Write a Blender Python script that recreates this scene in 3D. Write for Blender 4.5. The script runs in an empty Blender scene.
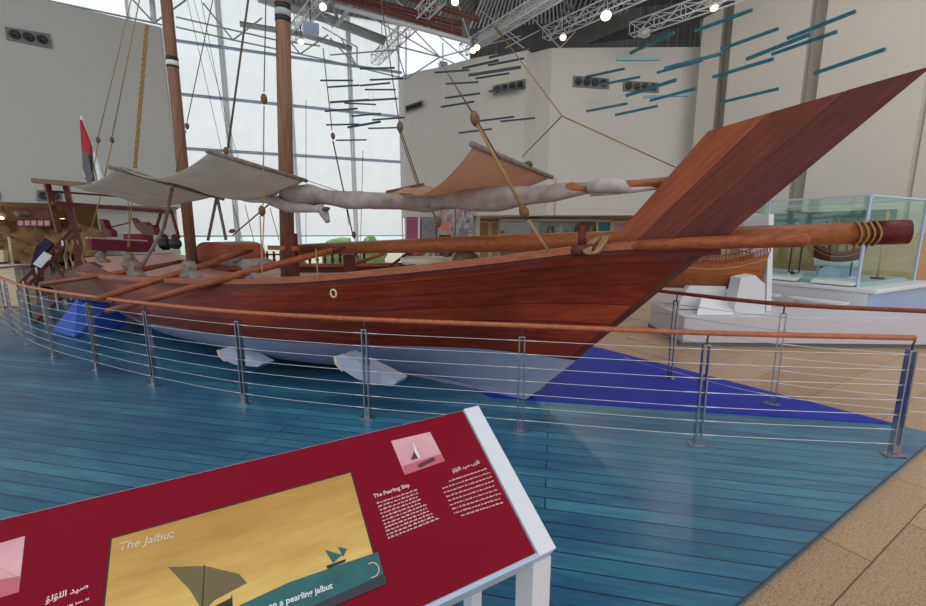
import bpy, bmesh, math, random
from mathutils import Vector, Matrix, noise
random.seed(7)
SC = bpy.context.scene
COL = SC.collection
V = Vector
# ------------------------------------------------------------------ camera
FPX = 425.0; TH = math.radians(9.5); CH = 1.72
cd = bpy.data.cameras.new('camera'); cam = bpy.data.objects.new('camera', cd); COL.objects.link(cam)
cam.location = (0, 0, CH); cam.rotation_euler = (math.radians(90) - TH, 0, 0)
cd.sensor_width = 36; cd.sensor_fit = 'HORIZONTAL'; cd.lens = FPX / 926 * 36; cd.clip_end = 200
SC.camera = cam
# ------------------------------------------------------------------ world, light, exposure
w = bpy.data.worlds.new('daylight'); SC.world = w; w.use_nodes = True
bg = w.node_tree.nodes['Background']; bg.inputs[0].default_value = (0.90, 0.95, 1.0, 1); bg.inputs[1].default_value = 1.0
SC.view_settings.view_transform = 'Standard'; SC.view_settings.look = 'None'
SC.view_settings.exposure = 0.12; SC.view_settings.gamma = 1; SC.view_settings.use_curve_mapping = False

def area(name, loc, target, sx, sy, power, col):
    l = bpy.data.lights.new(name, 'AREA'); l.shape = 'RECTANGLE'; l.size = sx; l.size_y = sy; l.energy = power; l.color = col
    o = bpy.data.objects.new(name, l); COL.objects.link(o); o.location = loc
    o.rotation_euler = (V(target) - V(loc)).to_track_quat('-Z', 'Y').to_euler(); return o
sl = bpy.data.lights.new('sun', 'SUN'); sl.energy = 1.3; sl.angle = .05; sl.color = (1, .98, .95)
so = bpy.data.objects.new('sun', sl); COL.objects.link(so); so.location = (-10, 30, 30); so.rotation_euler = V((.30, -.72, -.62)).to_track_quat('-Z', 'Y').to_euler()
area('right_wall_fill', (7.5, 6.0, 9.6), (7.5, 12.0, 3.0), 5, 4, 260, (1.0, 0.93, 0.84))  # added fill light above the view, brightens the right wall

# ------------------------------------------------------------------ helpers
cT, sT = math.cos(TH), math.sin(TH)
def ray(px, py):
    u = (px - 463) / FPX; v = (303 - py) / FPX
    return V((u, cT + v * sT, -sT + v * cT))
def atz(px, py, z=0.0):
    d = ray(px, py); t = (z - CH) / d.z; return V((d.x * t, d.y * t, z))
def aty(px, py, Y):
    d = ray(px, py); t = Y / d.y; return V((d.x * t, Y, CH + d.z * t))
PHI = math.radians(30)
O3 = atz(530, 398)
AX = V((math.cos(PHI), -math.sin(PHI), 0)); NN = V((-math.sin(PHI), -math.cos(PHI), 0))
def S(a, n, z): return O3 + AX * a + NN * n + V((0, 0, z))       # the dhow's own frame: along, towards the viewer's side, up
def atn(px, py, n=0.0):
    d = ray(px, py); t = (n + O3.dot(NN)) / d.dot(NN); return V((d.x * t, d.y * t, CH + d.z * t))
class Wall:                                                      # vertical plane through two ground points
    def __init__(s, P0, P1):
        s.p = V((P0[0], P0[1], 0)); s.d = (V((P1[0], P1[1], 0)) - s.p).normalized(); s.n = V((s.d.y, -s.d.x, 0))
    def at(s, px, py, off=0.0):
        d = ray(px, py); t = (s.p.dot(s.n) + off) / d.dot(s.n); return V((d.x * t, d.y * t, CH + d.z * t))
def wat(wl, px, py, off):
    k = 1 if wl.n.y < 0 else -1
    return wl.at(px, py, off * k)
W = {}
def wm(o): return W.get(o.name, Matrix.Identity(4)) if o else Matrix.Identity(4)
def props(o, label=None, cat=None, group=None, kind=None):
    if label: o['label'] = label
    if cat: o['category'] = cat
    if group: o['group'] = group
    if kind: o['kind'] = kind
    return o
def thing(name, label, cat, loc=(0, 0, 0), rz=0.0, group=None):
    o = bpy.data.objects.new(name, None); COL.objects.link(o); o.empty_display_size = .1
    o.location = loc; o.rotation_euler = (0, 0, rz)
    W[o.name] = Matrix.Translation(V(loc)) @ Matrix.Rotation(rz, 4, 'Z')
    return props(o, label, cat, group)
def dup(root, M, label=None):
    """copy of a thing with its parts; M = the new world matrix (4x4)"""
    r = root.copy(); COL.objects.link(r); r.matrix_world = M; W[r.name] = M
    if label: r['label'] = label
    for ch in list(root.children):
        k = ch.copy(); COL.objects.link(k); k.parent = r; W[k.name] = M
        for g in ch.children:
            q = g.copy(); COL.objects.link(q); q.parent = k; W[q.name] = M
    return r
class MB:
    def __init__(s): s.v = []; s.f = []; s.uv = None; s.sm = []
    def add(s, vs, fs, smooth=False):
        b = len(s.v); s.v += [V(p) for p in vs]; s.f += [[b + i for i in f] for f in fs]; s.sm += [smooth] * len(fs); return s
    def boxm(s, M, sx, sy, sz):
        vs = [M @ V((x * sx / 2, y * sy / 2, z * sz / 2)) for x in (-1, 1) for y in (-1, 1) for z in (-1, 1)]
        return s.add(vs, [(0, 1, 3, 2), (4, 6, 7, 5), (0, 4, 5, 1), (2, 3, 7, 6), (0, 2, 6, 4), (1, 5, 7, 3)])
    def box(s, c, sx, sy, sz, rz=0.0):
        return s.boxm(Matrix.Translation(V(c)) @ Matrix.Rotation(rz, 4, 'Z'), sx, sy, sz)
    def bar(s, p, q, wd, h, up=(0, 0, 1)):
        p = V(p); q = V(q); d = q - p; L = d.length; x = d.normalized(); y = V(up).cross(x)
        if y.length < 1e-4: y = V((0, 1, 0)).cross(x)
        y.normalize(); z = x.cross(y)
        M = Matrix(((x.x, y.x, z.x, (p.x + q.x) / 2), (x.y, y.y, z.y, (p.y + q.y) / 2), (x.z, y.z, z.z, (p.z + q.z) / 2), (0, 0, 0, 1)))
        return s.boxm(M, L, wd, h)
    def tube(s, pts, r, seg=8, cap=True, sq=1.0):
        pts = [V(p) for p in pts]; n = len(pts); R = r if isinstance(r, (list, tuple)) else [r] * n
        vs = []; fs = []; ref = None
        for i, p in enumerate(pts):
            t = (pts[min(i + 1, n - 1)] - pts[max(i - 1, 0)]).normalized()
            if ref is None:
                ref = V((0, 0, 1)) if abs(t.z) < .9 else V((1, 0, 0))
            y = ref.cross(t).normalized(); z = t.cross(y); ref = z if abs(t.z) >= .9 or True else ref
            for k in range(seg):
                a = 2 * math.pi * k / seg; vs.append(p + (y * math.cos(a) + z * math.sin(a) * sq) * R[i])
        for i in range(n - 1):
            for k in range(seg):
                a = i * seg + k; b = i * seg + (k + 1) % seg; fs.append((a, b, b + seg, a + seg))
        if cap: fs += [tuple(range(seg))[::-1], tuple(range((n - 1) * seg, n * seg))]
        return s.add(vs, fs, seg > 5)
    def prism(s, pts, off):
        n = len(pts); o = V(off); a = [V(p) for p in pts]; vs = a + [p + o for p in a]
        fs = [tuple(range(n)), tuple(range(2 * n - 1, n - 1, -1))] + [(i, i + n, (i + 1) % n + n, (i + 1) % n) for i in range(n)]
        return s.add(vs, fs)
    def sweep(s, pts, wd, h, seg_up=(0, 0, 1)):
        pts = [V(p) for p in pts]; n = len(pts); vs = []; fs = []
        for i, p in enumerate(pts):
            t = (pts[min(i + 1, n - 1)] - pts[max(i - 1, 0)]).normalized(); y = V(seg_up).cross(t).normalized(); z = t.cross(y)
            for a, b in ((-1, -1), (1, -1), (1, 1), (-1, 1)): vs.append(p + y * a * wd / 2 + z * b * h / 2)
        for i in range(n - 1):
            for k in range(4):
                a = i * 4 + k; b = i * 4 + (k + 1) % 4; fs.append((a, b, b + 4, a + 4))
        fs += [(3, 2, 1, 0), tuple(range(4 * n - 4, 4 * n))]
        return s.add(vs, fs)
    def grid(s, rows, smooth=True, thick=0.0):
        nr = len(rows); nc = len(rows[0]); vs = [V(p) for r in rows for p in r]
        fs = [(i * nc + j, i * nc + j + 1, (i + 1) * nc + j + 1, (i + 1) * nc + j) for i in range(nr - 1) for j in range(nc - 1)]
        if thick:
            N = len(vs); off = V((0, 0, -thick)); vs = vs + [p + off for p in vs]
            fs2 = [tuple(N + i for i in f[::-1]) for f in fs]
            rim = [j for j in range(nc)] + [i * nc + nc - 1 for i in range(1, nr)] + [(nr - 1) * nc + j for j in range(nc - 2, -1, -1)] + [i * nc for i in range(nr - 2, 0, -1)]
            fs = fs + fs2 + [(rim[k], rim[k] + N, rim[(k + 1) % len(rim)] + N, rim[(k + 1) % len(rim)]) for k in range(len(rim))]
        return s.add(vs, fs, smooth)
    def lathe(s, c, prof, seg=16, axis=None):
        c = V(c); vs = []; fs = []; n = len(prof)
        Q = V((0, 0, 1)).rotation_difference(V(axis).normalized()).to_matrix() if axis is not None else Matrix.Identity(3)
        for r, z in prof:
            for k in range(seg):
                a = 2 * math.pi * k / seg; vs.append(c + Q @ V((r * math.cos(a), r * math.sin(a), z)))
        for i in range(n - 1):
            for k in range(seg):
                a = i * seg + k; b = i * seg + (k + 1) % seg; fs.append((a, b, b + seg, a + seg))
        fs += [tuple(range(seg))[::-1], tuple(range((n - 1) * seg, n * seg))]
        return s.add(vs, fs, True)
    def blob(s, c, rx, ry, rz, amp=.15, sub=2, seed=0, fr=1.5, yaw=0.0):
        bm = bmesh.new(); bmesh.ops.create_icosphere(bm, subdivisions=sub, radius=1); R = Matrix.Rotation(yaw, 3, 'Z')
        vs = []
        for q in bm.verts:
            k = 1 + amp * noise.noise(q.co * fr + V((seed * 3.1, seed, 0)))
            vs.append(V(c) + R @ V((q.co.x * rx * k, q.co.y * ry * k, q.co.z * rz * k)))
        fs = [[q.index for q in f.verts] for f in bm.faces]; bm.free()
        return s.add(vs, fs, True)
    def build(s, name, mat, parent=None, label=None, cat=None, group=None, kind=None, loc=None, bevel=0.0):
        if parent is not None:
            Mi = wm(parent).inverted(); vs = [Mi @ p for p in s.v]
        else:
            if loc is None:
                xs = [p.x for p in s.v]; ys = [p.y for p in s.v]; zs = [p.z for p in s.v]
                loc = V(((min(xs) + max(xs)) / 2, (min(ys) + max(ys)) / 2, min(zs)))
            loc = V(loc); vs = [p - loc for p in s.v]
        me = bpy.data.meshes.new(name); me.from_pydata([tuple(p) for p in vs], [], s.f); me.materials.append(mat)
        for p, k in zip(me.polygons, s.sm): p.use_smooth = k
        if s.uv:
            u = me.uv_layers.new(name='UVMap')
            for l in me.loops: u.data[l.index].uv = s.uv[l.vertex_index]
        me.update()
        bm = bmesh.new(); bm.from_mesh(me)
        bmesh.ops.recalc_face_normals(bm, faces=bm.faces); bm.to_mesh(me); bm.free()
        o = bpy.data.objects.new(name, me); COL.objects.link(o)
        if parent is not None: o.parent = parent; W[o.name] = wm(parent)
        else: o.location = loc; W[o.name] = Matrix.Translation(loc)
        if bevel:
            m = o.modifiers.new('bevel', 'BEVEL'); m.width = bevel; m.segments = 2; m.limit_method = 'ANGLE'
        return props(o, label, cat, group, kind)

# ------------------------------------------------------------------ materials
def lin(c):
    return tuple(((x / 255) / 12.92 if x / 255 <= .04045 else ((x / 255 + .055) / 1.055) ** 2.4) for x in c) + (1,)
def mat(name, rgb, rough=.6, metal=0.0, spec=.5, var=0.0, scale=4.0, bump=0.0, bscale=40.0, stretch=(1, 1, 1), rot=(0, 0, 0), rgb2=None, emit=None, es=1.0, coat=0.0, detail=5):
    m = bpy.data.materials.new(name); m.use_nodes = True; nt = m.node_tree; b = nt.nodes['Principled BSDF']
    b.inputs['Base Color'].default_value = lin(rgb); b.inputs['Roughness'].default_value = rough; b.inputs['Metallic'].default_value = metal
    b.inputs['Specular IOR Level'].default_value = spec; b.inputs['Coat Weight'].default_value = coat; b.inputs['Coat Roughness'].default_value = .2
    if emit: b.inputs['Emission Color'].default_value = lin(emit); b.inputs['Emission Strength'].default_value = es
    if var or rgb2 or bump:
        tc = nt.nodes.new('ShaderNodeTexCoord'); mp = nt.nodes.new('ShaderNodeMapping'); nt.links.new(tc.outputs['Object'], mp.inputs[0])
        mp.inputs['Scale'].default_value = stretch; mp.inputs['Rotation'].default_value = rot
        if any(rot): mp.vector_type = 'TEXTURE'; mp.inputs['Scale'].default_value = tuple(1 / q for q in stretch)
        nz = nt.nodes.new('ShaderNodeTexNoise'); nz.inputs['Scale'].default_value = scale; nz.inputs['Detail'].default_value = detail; nz.inputs['Roughness'].default_value = .65
        nt.links.new(mp.outputs[0], nz.inputs['Vector'])
        cr = nt.nodes.new('ShaderNodeValToRGB'); nt.links.new(nz.outputs[0], cr.inputs[0])
        a = lin(rgb); c2 = lin(rgb2) if rgb2 else tuple(x * (1 - var) for x in a[:3]) + (1,)
        cr.color_ramp.elements[0].position = .32; cr.color_ramp.elements[1].position = .68
        cr.color_ramp.elements[0].color = c2; cr.color_ramp.elements[1].color = a
        nt.links.new(cr.outputs[0], b.inputs['Base Color'])
        if bump:
            n2 = nt.nodes.new('ShaderNodeTexNoise'); n2.inputs['Scale'].default_value = bscale; nt.links.new(mp.outputs[0], n2.inputs['Vector'])
            bp = nt.nodes.new('ShaderNodeBump'); bp.inputs['Strength'].default_value = bump; bp.inputs['Distance'].default_value = .01
            nt.links.new(n2.outputs[0], bp.inputs['Height']); nt.links.new(bp.outputs[0], b.inputs['Normal'])
    return m
def planks(name, c1, c2, seam, width, length, rough, rz=0.0, uv=False, mortar=.006, spec=.5, mott=None, seamsoft=.1, varx=None):
    m = bpy.data.materials.new(name); m.use_nodes = True; nt = m.node_tree; b = nt.nodes['Principled BSDF']
    N = nt.nodes.new; L = nt.links.new
    tc = N('ShaderNodeTexCoord'); mp = N('ShaderNodeMapping'); mp.inputs['Rotation'].default_value = (0, 0, rz)
    L(tc.outputs['UV' if uv else 'Object'], mp.inputs[0])
    br = N('ShaderNodeTexBrick'); br.inputs['Scale'].default_value = 1; br.inputs['Brick Width'].default_value = length; br.inputs['Row Height'].default_value = width
    br.inputs['Mortar Size'].default_value = mortar; br.inputs['Mortar Smooth'].default_value = seamsoft
    br.inputs['Color1'].default_value = (0, 0, 0, 1); br.inputs['Color2'].default_value = (1, 1, 1, 1); br.inputs['Mortar'].default_value = (.5, .5, .5, 1)
    br.offset = .37; L(mp.outputs[0], br.inputs['Vector'])
    m2 = N('ShaderNodeMapping'); m2.inputs['Scale'].default_value = varx or (1.2, 12, 12); L(mp.outputs[0], m2.inputs[0])
    nz = N('ShaderNodeTexNoise'); nz.inputs['Scale'].default_value = 2.2; nz.inputs['Detail'].default_value = 6; nz.inputs['Roughness'].default_value = .7; L(m2.outputs[0], nz.inputs['Vector'])
    ad = N('ShaderNodeMath'); ad.operation = 'MULTIPLY_ADD'; L(br.outputs['Color'], ad.inputs[0]); ad.inputs[1].default_value = .28; L(nz.outputs[0], ad.inputs[2])
    cr = N('ShaderNodeValToRGB'); L(ad.outputs[0], cr.inputs[0]); cr.color_ramp.elements[0].position = .38; cr.color_ramp.elements[1].position = .88
    cr.color_ramp.elements[0].color = lin(c1); cr.color_ramp.elements[1].color = lin(c2)
    out = cr.outputs[0]
    if mott:
        n3 = N('ShaderNodeTexNoise'); n3.inputs['Scale'].default_value = mott[1]; n3.inputs['Detail'].default_value = 4; 
        m3 = N('ShaderNodeMapping'); m3.inputs['Scale'].default_value = (.6, 1.6, 1); L(mp.outputs[0], m3.inputs[0]); L(m3.outputs[0], n3.inputs['Vector'])
        c3 = N('ShaderNodeValToRGB'); L(n3.outputs[0], c3.inputs[0]); c3.color_ramp.elements[0].position = .42; c3.color_ramp.elements[1].position = .62
        mx = N('ShaderNodeMix'); mx.data_type = 'RGBA'; L(c3.outputs[0], mx.inputs[0]); L(out, mx.inputs[6]); mx.inputs[7].default_value = lin(mott[0])
        sc = N('ShaderNodeMath'); sc.operation = 'MULTIPLY'; sc.inputs[1].default_value = mott[2]; L(c3.outputs[0], sc.inputs[0]); L(sc.outputs[0], mx.inputs[0])
        out = mx.outputs[2]
    ms = N('ShaderNodeMix'); ms.data_type = 'RGBA'; L(br.outputs['Fac'], ms.inputs[0]); L(out, ms.inputs[6]); ms.inputs[7].default_value = lin(seam)
    L(ms.outputs[2], b.inputs['Base Color'])
    b.inputs['Roughness'].default_value = rough; b.inputs['Specular IOR Level'].default_value = spec
    bp = N('ShaderNodeBump'); bp.inputs['Strength'].default_value = .35; bp.inputs['Distance'].default_value = .004; bp.invert = True
    L(br.outputs['Fac'], bp.inputs['Height'])
    b2 = N('ShaderNodeBump'); b2.inputs['Strength'].default_value = .15; b2.inputs['Distance'].default_value = .004; L(nz.outputs[0], b2.inputs['Height']); L(bp.outputs[0], b2.inputs['Normal'])
    L(b2.outputs[0], b.inputs['Normal'])
    return m
def glass(name, tint, fac=.12):
    m = bpy.data.materials.new(name); m.use_nodes = True; nt = m.node_tree; nt.nodes.clear()
    o = nt.nodes.new('ShaderNodeOutputMaterial'); mx = nt.nodes.new('ShaderNodeMixShader'); t = nt.nodes.new('ShaderNodeBsdfTransparent'); g = nt.nodes.new('ShaderNodeBsdfGlossy')
    t.inputs[0].default_value = lin(tint); g.inputs['Roughness'].default_value = .03; mx.inputs[0].default_value = fac
    nt.links.new(t.outputs[0], mx.inputs[1]); nt.links.new(g.outputs[0], mx.inputs[2]); nt.links.new(mx.outputs[0], o.inputs[0]); return m
def cloth(name, rgb, trans=.4, rgb2=None, scale=3.0):
    m = bpy.data.materials.new(name); m.use_nodes = True; nt = m.node_tree; nt.nodes.clear(); N = nt.nodes.new; L = nt.links.new
    o = N('ShaderNodeOutputMaterial'); mx = N('ShaderNodeMixShader'); d = N('ShaderNodeBsdfDiffuse'); t = N('ShaderNodeBsdfTranslucent')
    nz = N('ShaderNodeTexNoise'); nz.inputs['Scale'].default_value = scale; nz.inputs['Detail'].default_value = 6
    tc = N('ShaderNodeTexCoord'); L(tc.outputs['Object'], nz.inputs['Vector'])
    cr = N('ShaderNodeValToRGB'); cr.color_ramp.elements[0].position = .3; cr.color_ramp.elements[1].position = .7; L(nz.outputs[0], cr.inputs[0])
    cr.color_ramp.elements[1].color = lin(rgb); cr.color_ramp.elements[0].color = lin(rgb2 or tuple(int(x * .93) for x in rgb))
    L(cr.outputs[0], d.inputs[0]); L(cr.outputs[0], t.inputs[0]); mx.inputs[0].default_value = trans
    n2 = N('ShaderNodeTexNoise'); n2.inputs['Scale'].default_value = 9; L(tc.outputs['Object'], n2.inputs['Vector'])
    bp = N('ShaderNodeBump'); bp.inputs['Strength'].default_value = .3; bp.inputs['Distance'].default_value = .02; L(n2.outputs[0], bp.inputs['Height']); L(bp.outputs[0], d.inputs['Normal'])
    L(d.outputs[0], mx.inputs[1]); L(t.outputs[0], mx.inputs[2]); L(mx.outputs[0], o.inputs[0]); return m
def wood(name, c1, c2, rough=.45, s=6.0, stretch=(.35, 5, 5), rot=(0, 0, 0), **k):
    k.setdefault('spec', .28)
    return mat(name, c1, rough, rgb2=c2, scale=s, stretch=stretch, rot=rot, bump=.12, bscale=30, **k)
M = {}
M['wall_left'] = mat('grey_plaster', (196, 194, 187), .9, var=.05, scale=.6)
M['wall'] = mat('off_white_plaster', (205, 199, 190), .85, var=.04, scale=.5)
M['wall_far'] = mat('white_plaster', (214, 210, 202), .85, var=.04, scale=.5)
M['steel_white'] = mat('white_painted_steel', (215, 218, 220), .45)
M['steel_grey'] = mat('grey_painted_steel', (168, 170, 170), .5)
M['steel_dark'] = mat('dark_painted_steel', (62, 66, 70), .5)
M['red_beam'] = mat('red_oxide_steel', (110, 60, 52), .6)
M['frame'] = mat('window_frame_white', (225, 230, 232), .5)
M['blind'] = cloth('translucent_blind', (236, 242, 246), .72, (230, 237, 242))
M['pane'] = glass('window_glass', (246, 252, 249), .05)
M['caseglass'] = glass('greenish_case_glass', (243, 250, 246), .06)
M['deck'] = planks('blue_stained_boards', (32, 92, 122), (72, 146, 170), (18, 52, 70), .118, 6.2, .28, rz=math.radians(12), mott=((28, 80, 122), 1.3, .6), mortar=.005, spec=.7)
M['deck'].node_tree.nodes['Principled BSDF'].inputs['IOR'].default_value = 1.62
M['mat'] = mat('royal_blue_paint', (14, 44, 176), .6, rgb2=(12, 36, 156), scale=1.5)
M['hull'] = planks('varnished_red_planking', (108, 30, 11), (176, 74, 34), (70, 20, 11), .125, 7.0, .36, uv=True, mortar=.003, spec=.35, mott=((78, 20, 10), 1.6, .5))
M['hullpaint'] = mat('grey_blue_bottom_paint', (142, 150, 178), .6, var=.15, scale=2.5)
M['cradle'] = mat('pale_grey_cradle', (178, 184, 204), .6, var=.08)
M['cream'] = mat('cream_edge', (214, 198, 170), .7)
M['stem_light'] = wood('stem_orange_brown', (156, 80, 38), (118, 52, 24), .38, 5, (.5, 6, 6), (0, math.radians(-46), 0))
M['stem_mid'] = wood('stem_red_brown', (122, 50, 28), (82, 30, 16), .38, 5, (.5, 6, 6), (0, math.radians(-46), 0))
M['stem_dark'] = wood('stem_dark_brown', (102, 38, 25), (70, 24, 15), .38, 5, (.5, 6, 6), (0, math.radians(-46), 0))
M['gunwale'] = wood('gunwale_worn_brown', (176, 104, 72), (140, 76, 50), .45)
M['wale'] = wood('dark_wale', (112, 34, 20), (78, 20, 12), .4)
M['shipdeck'] = planks('pale_deck_planks', (178, 146, 140), (206, 180, 174), (120, 90, 84), .11, 3, .55, mortar=.003)
M['poop'] = planks('pink_brown_deck', (206, 156, 138), (226, 182, 164), (160, 112, 98), .11, 3, .5, mortar=.003)
M['mast'] = wood('mast_brown', (146, 110, 88), (112, 80, 62), .5, 6, (5, 5, .3))
M['spar'] = wood('spar_orange_brown', (168, 100, 54), (134, 72, 38), .4, 6, (.3, 5, 5))
M['oar'] = wood('oar_reddish', (166, 90, 50), (124, 60, 32), .42, 6, (.5, 5, 5))
M['brown'] = wood('dark_red_brown_timber', (110, 52, 38), (78, 32, 24), .5, 6, (3, 3, 3))
M['chest'] = wood('orange_brown_timber', (168, 86, 54), (136, 62, 38), .45, 6, (1, 4, 4))
M['grey_wood'] = wood('weathered_grey_timber', (150, 134, 126), (112, 96, 90), .8, 8, (2, 2, 2))
M['rope'] = mat('hemp_rope', (178, 140, 88), .9, var=.4, scale=60)
M['rope_dark'] = mat('dark_rope', (96, 82, 70), .9, var=.3, scale=60)
M['block'] = wood('pulley_wood', (128, 94, 64), (92, 62, 40), .5, 20, (1, 1, 1))
M['canvas'] = cloth('grey_canvas', (226, 220, 212), .6, (212, 206, 198))
M['canvas_lamplit'] = cloth('lamplit_canvas', (226, 194, 170), .6, (216, 180, 154))  # orange of the lamplight is mixed into this cloth colour
M['sail'] = cloth('furled_sail_cloth', (186, 172, 166), .12, (150, 134, 128), 7)
M['sailwhite'] = cloth('pale_sail_cloth', (214, 202, 196), .2, (180, 168, 164), 9)
M['magenta'] = mat('magenta_cushion', (120, 34, 58), .75, var=.15)
M['magenta_top'] = mat('pale_cushion_piping', (206, 170, 172), .75)
M['black'] = mat('black_paint', (24, 24, 28), .4)
M['white'] = mat('white_paint', (226, 226, 226), .5)
M['white_lam'] = mat('white_laminate', (222, 222, 226), .35)
M['bluewhite'] = mat('blue_grey_laminate', (176, 190, 214), .4)
M['lilac'] = mat('lilac_white_laminate', (206, 200, 208), .4)
M['steel'] = mat('brushed_stainless', (168, 170, 178), .22, metal=.9)
M['cable'] = mat('stainless_cable', (214, 214, 212), .35, metal=.7)
M['handrail'] = wood('varnished_handrail', (194, 116, 78), (166, 90, 56), .35, 6, (3, 3, 3))
M['handrail_red'] = wood('varnished_handrail_red', (146, 70, 42), (118, 50, 28), .35, 6, (3, 3, 3))
M['blue_sup'] = mat('bright_blue_canvas', (52, 98, 196), .7, var=.1)
M['navy'] = mat('navy_cloth', (34, 32, 62), .8, var=.2)
M['rock'] = mat('tan_stone', (176, 140, 92), .9, rgb2=(116, 88, 54), scale=2.2, bump=.4, bscale=6)
M['moss'] = mat('green_moss', (66, 78, 28), .95, var=.4, scale=12)
M['moss_pale'] = mat('pale_leaves', (150, 190, 110), .9, rgb2=(110, 150, 80), scale=8)
M['blue_end'] = mat('pale_blue_laminate', (160, 180, 214), .4)
M['teal_grey'] = mat('teal_reflection_tone', (112, 138, 136), .6, rgb2=(96, 124, 124), scale=2)  # teal tone that stands in for reflections in the case glass
M['dark'] = mat('recess_shade', (34, 32, 28), .9, var=.2)  # near-black painted as the shade behind the boulders
M['tan'] = mat('tan_panel', (196, 160, 112), .8, rgb2=(178, 142, 94), scale=2)
M['rodteal'] = mat('teal_lacquer', (48, 120, 142), .35, rgb2=(34, 92, 114), scale=5)
M['roddark'] = mat('dark_slate_lacquer', (34, 58, 74), .4)
M['rodpale'] = mat('pale_teal_lacquer', (104, 158, 172), .4)
M['lampface'] = mat('lamp_lens', (255, 220, 170), .4, emit=(255, 214, 160), es=6)
M['vent'] = mat('grey_vent_plate', (118, 118, 116), .6)
M['red'] = mat('red_cloth', (172, 26, 40), .8, var=.1)
M['green_out'] = mat('lawn', (208, 216, 196), .95, rgb2=(186, 204, 170), scale=.6)
M['duct'] = mat('galvanised_duct', (176, 180, 184), .4, metal=.3)
M['teal_sign'] = mat('teal_sign_panel', (52, 140, 158), .6, rgb2=(36, 112, 132), scale=14)
M['pink_sign'] = mat('pink_sign_panel', (196, 148, 150), .6)

# ceiling: corrugated sheet
def ceil_mat():
    m = mat('corrugated_roof_sheet', (84, 84, 86), .6); nt = m.node_tree; b = nt.nodes['Principled BSDF']
    tc = nt.nodes.new('ShaderNodeTexCoord'); mp = nt.nodes.new('ShaderNodeMapping'); mp.inputs['Rotation'].default_value = (0, 0, math.radians(-22))
    wv = nt.nodes.new('ShaderNodeTexWave'); wv.inputs['Scale'].default_value = 1.6; nt.links.new(tc.outputs['Object'], mp.inputs[0]); nt.links.new(mp.outputs[0], wv.inputs[0])
    cr = nt.nodes.new('ShaderNodeValToRGB'); cr.color_ramp.elements[0].color = lin((44, 44, 48)); cr.color_ramp.elements[1].color = lin((98, 98, 102)); nt.links.new(wv.outputs[0], cr.inputs[0]); nt.links.new(cr.outputs[0], b.inputs['Base Color'])
    return m
M['ceiling'] = ceil_mat()
# stone floor
def stone_mat():
    m = bpy.data.materials.new('speckled_stone_tiles'); m.use_nodes = True; nt = m.node_tree; b = nt.nodes['Principled BSDF']; N = nt.nodes.new; L = nt.links.new
    tc = N('ShaderNodeTexCoord'); mp = N('ShaderNodeMapping'); mp.inputs['Rotation'].default_value = (0, 0, math.radians(-31)); L(tc.outputs['Object'], mp.inputs[0])
    br = N('ShaderNodeTexBrick'); br.inputs['Scale'].default_value = 1; br.inputs['Brick Width'].default_value = 1.2; br.inputs['Row Height'].default_value = .6; br.inputs['Mortar Size'].default_value = .004
    br.inputs['Color1'].default_value = lin((196, 162, 126)); br.inputs['Color2'].default_value = lin((182, 148, 114)); br.inputs['Mortar'].default_value = lin((110, 88, 66)); L(mp.outputs[0], br.inputs['Vector'])
    nz = N('ShaderNodeTexNoise'); nz.inputs['Scale'].default_value = 95; nz.inputs['Detail'].default_value = 4; L(mp.outputs[0], nz.inputs['Vector'])
    cr = N('ShaderNodeValToRGB'); cr.color_ramp.elements[0].position = .38; cr.color_ramp.elements[1].position = .5; cr.color_ramp.elements[0].color = lin((160, 130, 104)); cr.color_ramp.elements[1].color = (1, 1, 1, 1); L(nz.outputs[0], cr.inputs[0])
    mx = N('ShaderNodeMix'); mx.data_type = 'RGBA'; mx.blend_type = 'MULTIPLY'; mx.inputs[0].default_value = .6; L(br.outputs['Color'], mx.inputs[6]); L(cr.outputs[0], mx.inputs[7]); L(mx.outputs[2], b.inputs['Base Color'])
    b.inputs['Roughness'].default_value = .32; return m
M['stone'] = stone_mat()

# ================================================================== STRUCTURE
def struct(name, mb, m, parent=None, **k): return mb.build(name, m, parent, kind='structure' if parent is None else None, **k)
struct('floor', MB().prism([(-26, -3, -.06), (24, -3, -.06), (24, 34, -.06), (-26, 34, -.06)], (0, 0, .03)), M['stone'])
struct('ground', MB().prism([(-40, 34, -.10), (30, 34, -.10), (30, 60, -.10), (-40, 60, -.10)], (0, 0, .03)), M['green_out'])
e1 = V((2.48, 1.49, 0)).normalized(); q0 = V((1.27, 1.72, 0))
dk = [q0 + e1 * 3.32, V((3.98, 3.52, 0)), V((2.06, 6.18, 0)), V((0.4, 8.5, 0)), V((-8.5, 13.2, 0)), V((-11.0, 11.5, 0)), V((-9.6, 8.6, 0)), V((-8.75, 7.7, 0)), V((-9.0, 5.5, 0)), V((-9, -2.3, 0)), q0 - e1 * 7.8]
struct('deck_platform', MB().prism([p + V((0, 0, -.03)) for p in dk], (0, 0, .03)), M['deck'], loc=(0, 0, 0))
ms = [V((0.30, 4.24, 0)), V((3.93, 3.60, 0)), V((2.06, 6.16, 0)), V((0.6, 6.9, 0)), V((-.6, 5.6, 0))]
MB().prism(ms, (0, 0, .008)).build('floor_sheet', M['mat'], label='royal blue triangular sheet on the deck under the bow', cat='floor sheet')
# deck edge strip
ed = q0 - e1 * 2.2; struct('trim_1', MB().bar(ed + V((0, 0, .001)), q0 + e1 * 3.3 + V((0, 0, .001)), .008, .008), M['steel_dark'])

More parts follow.
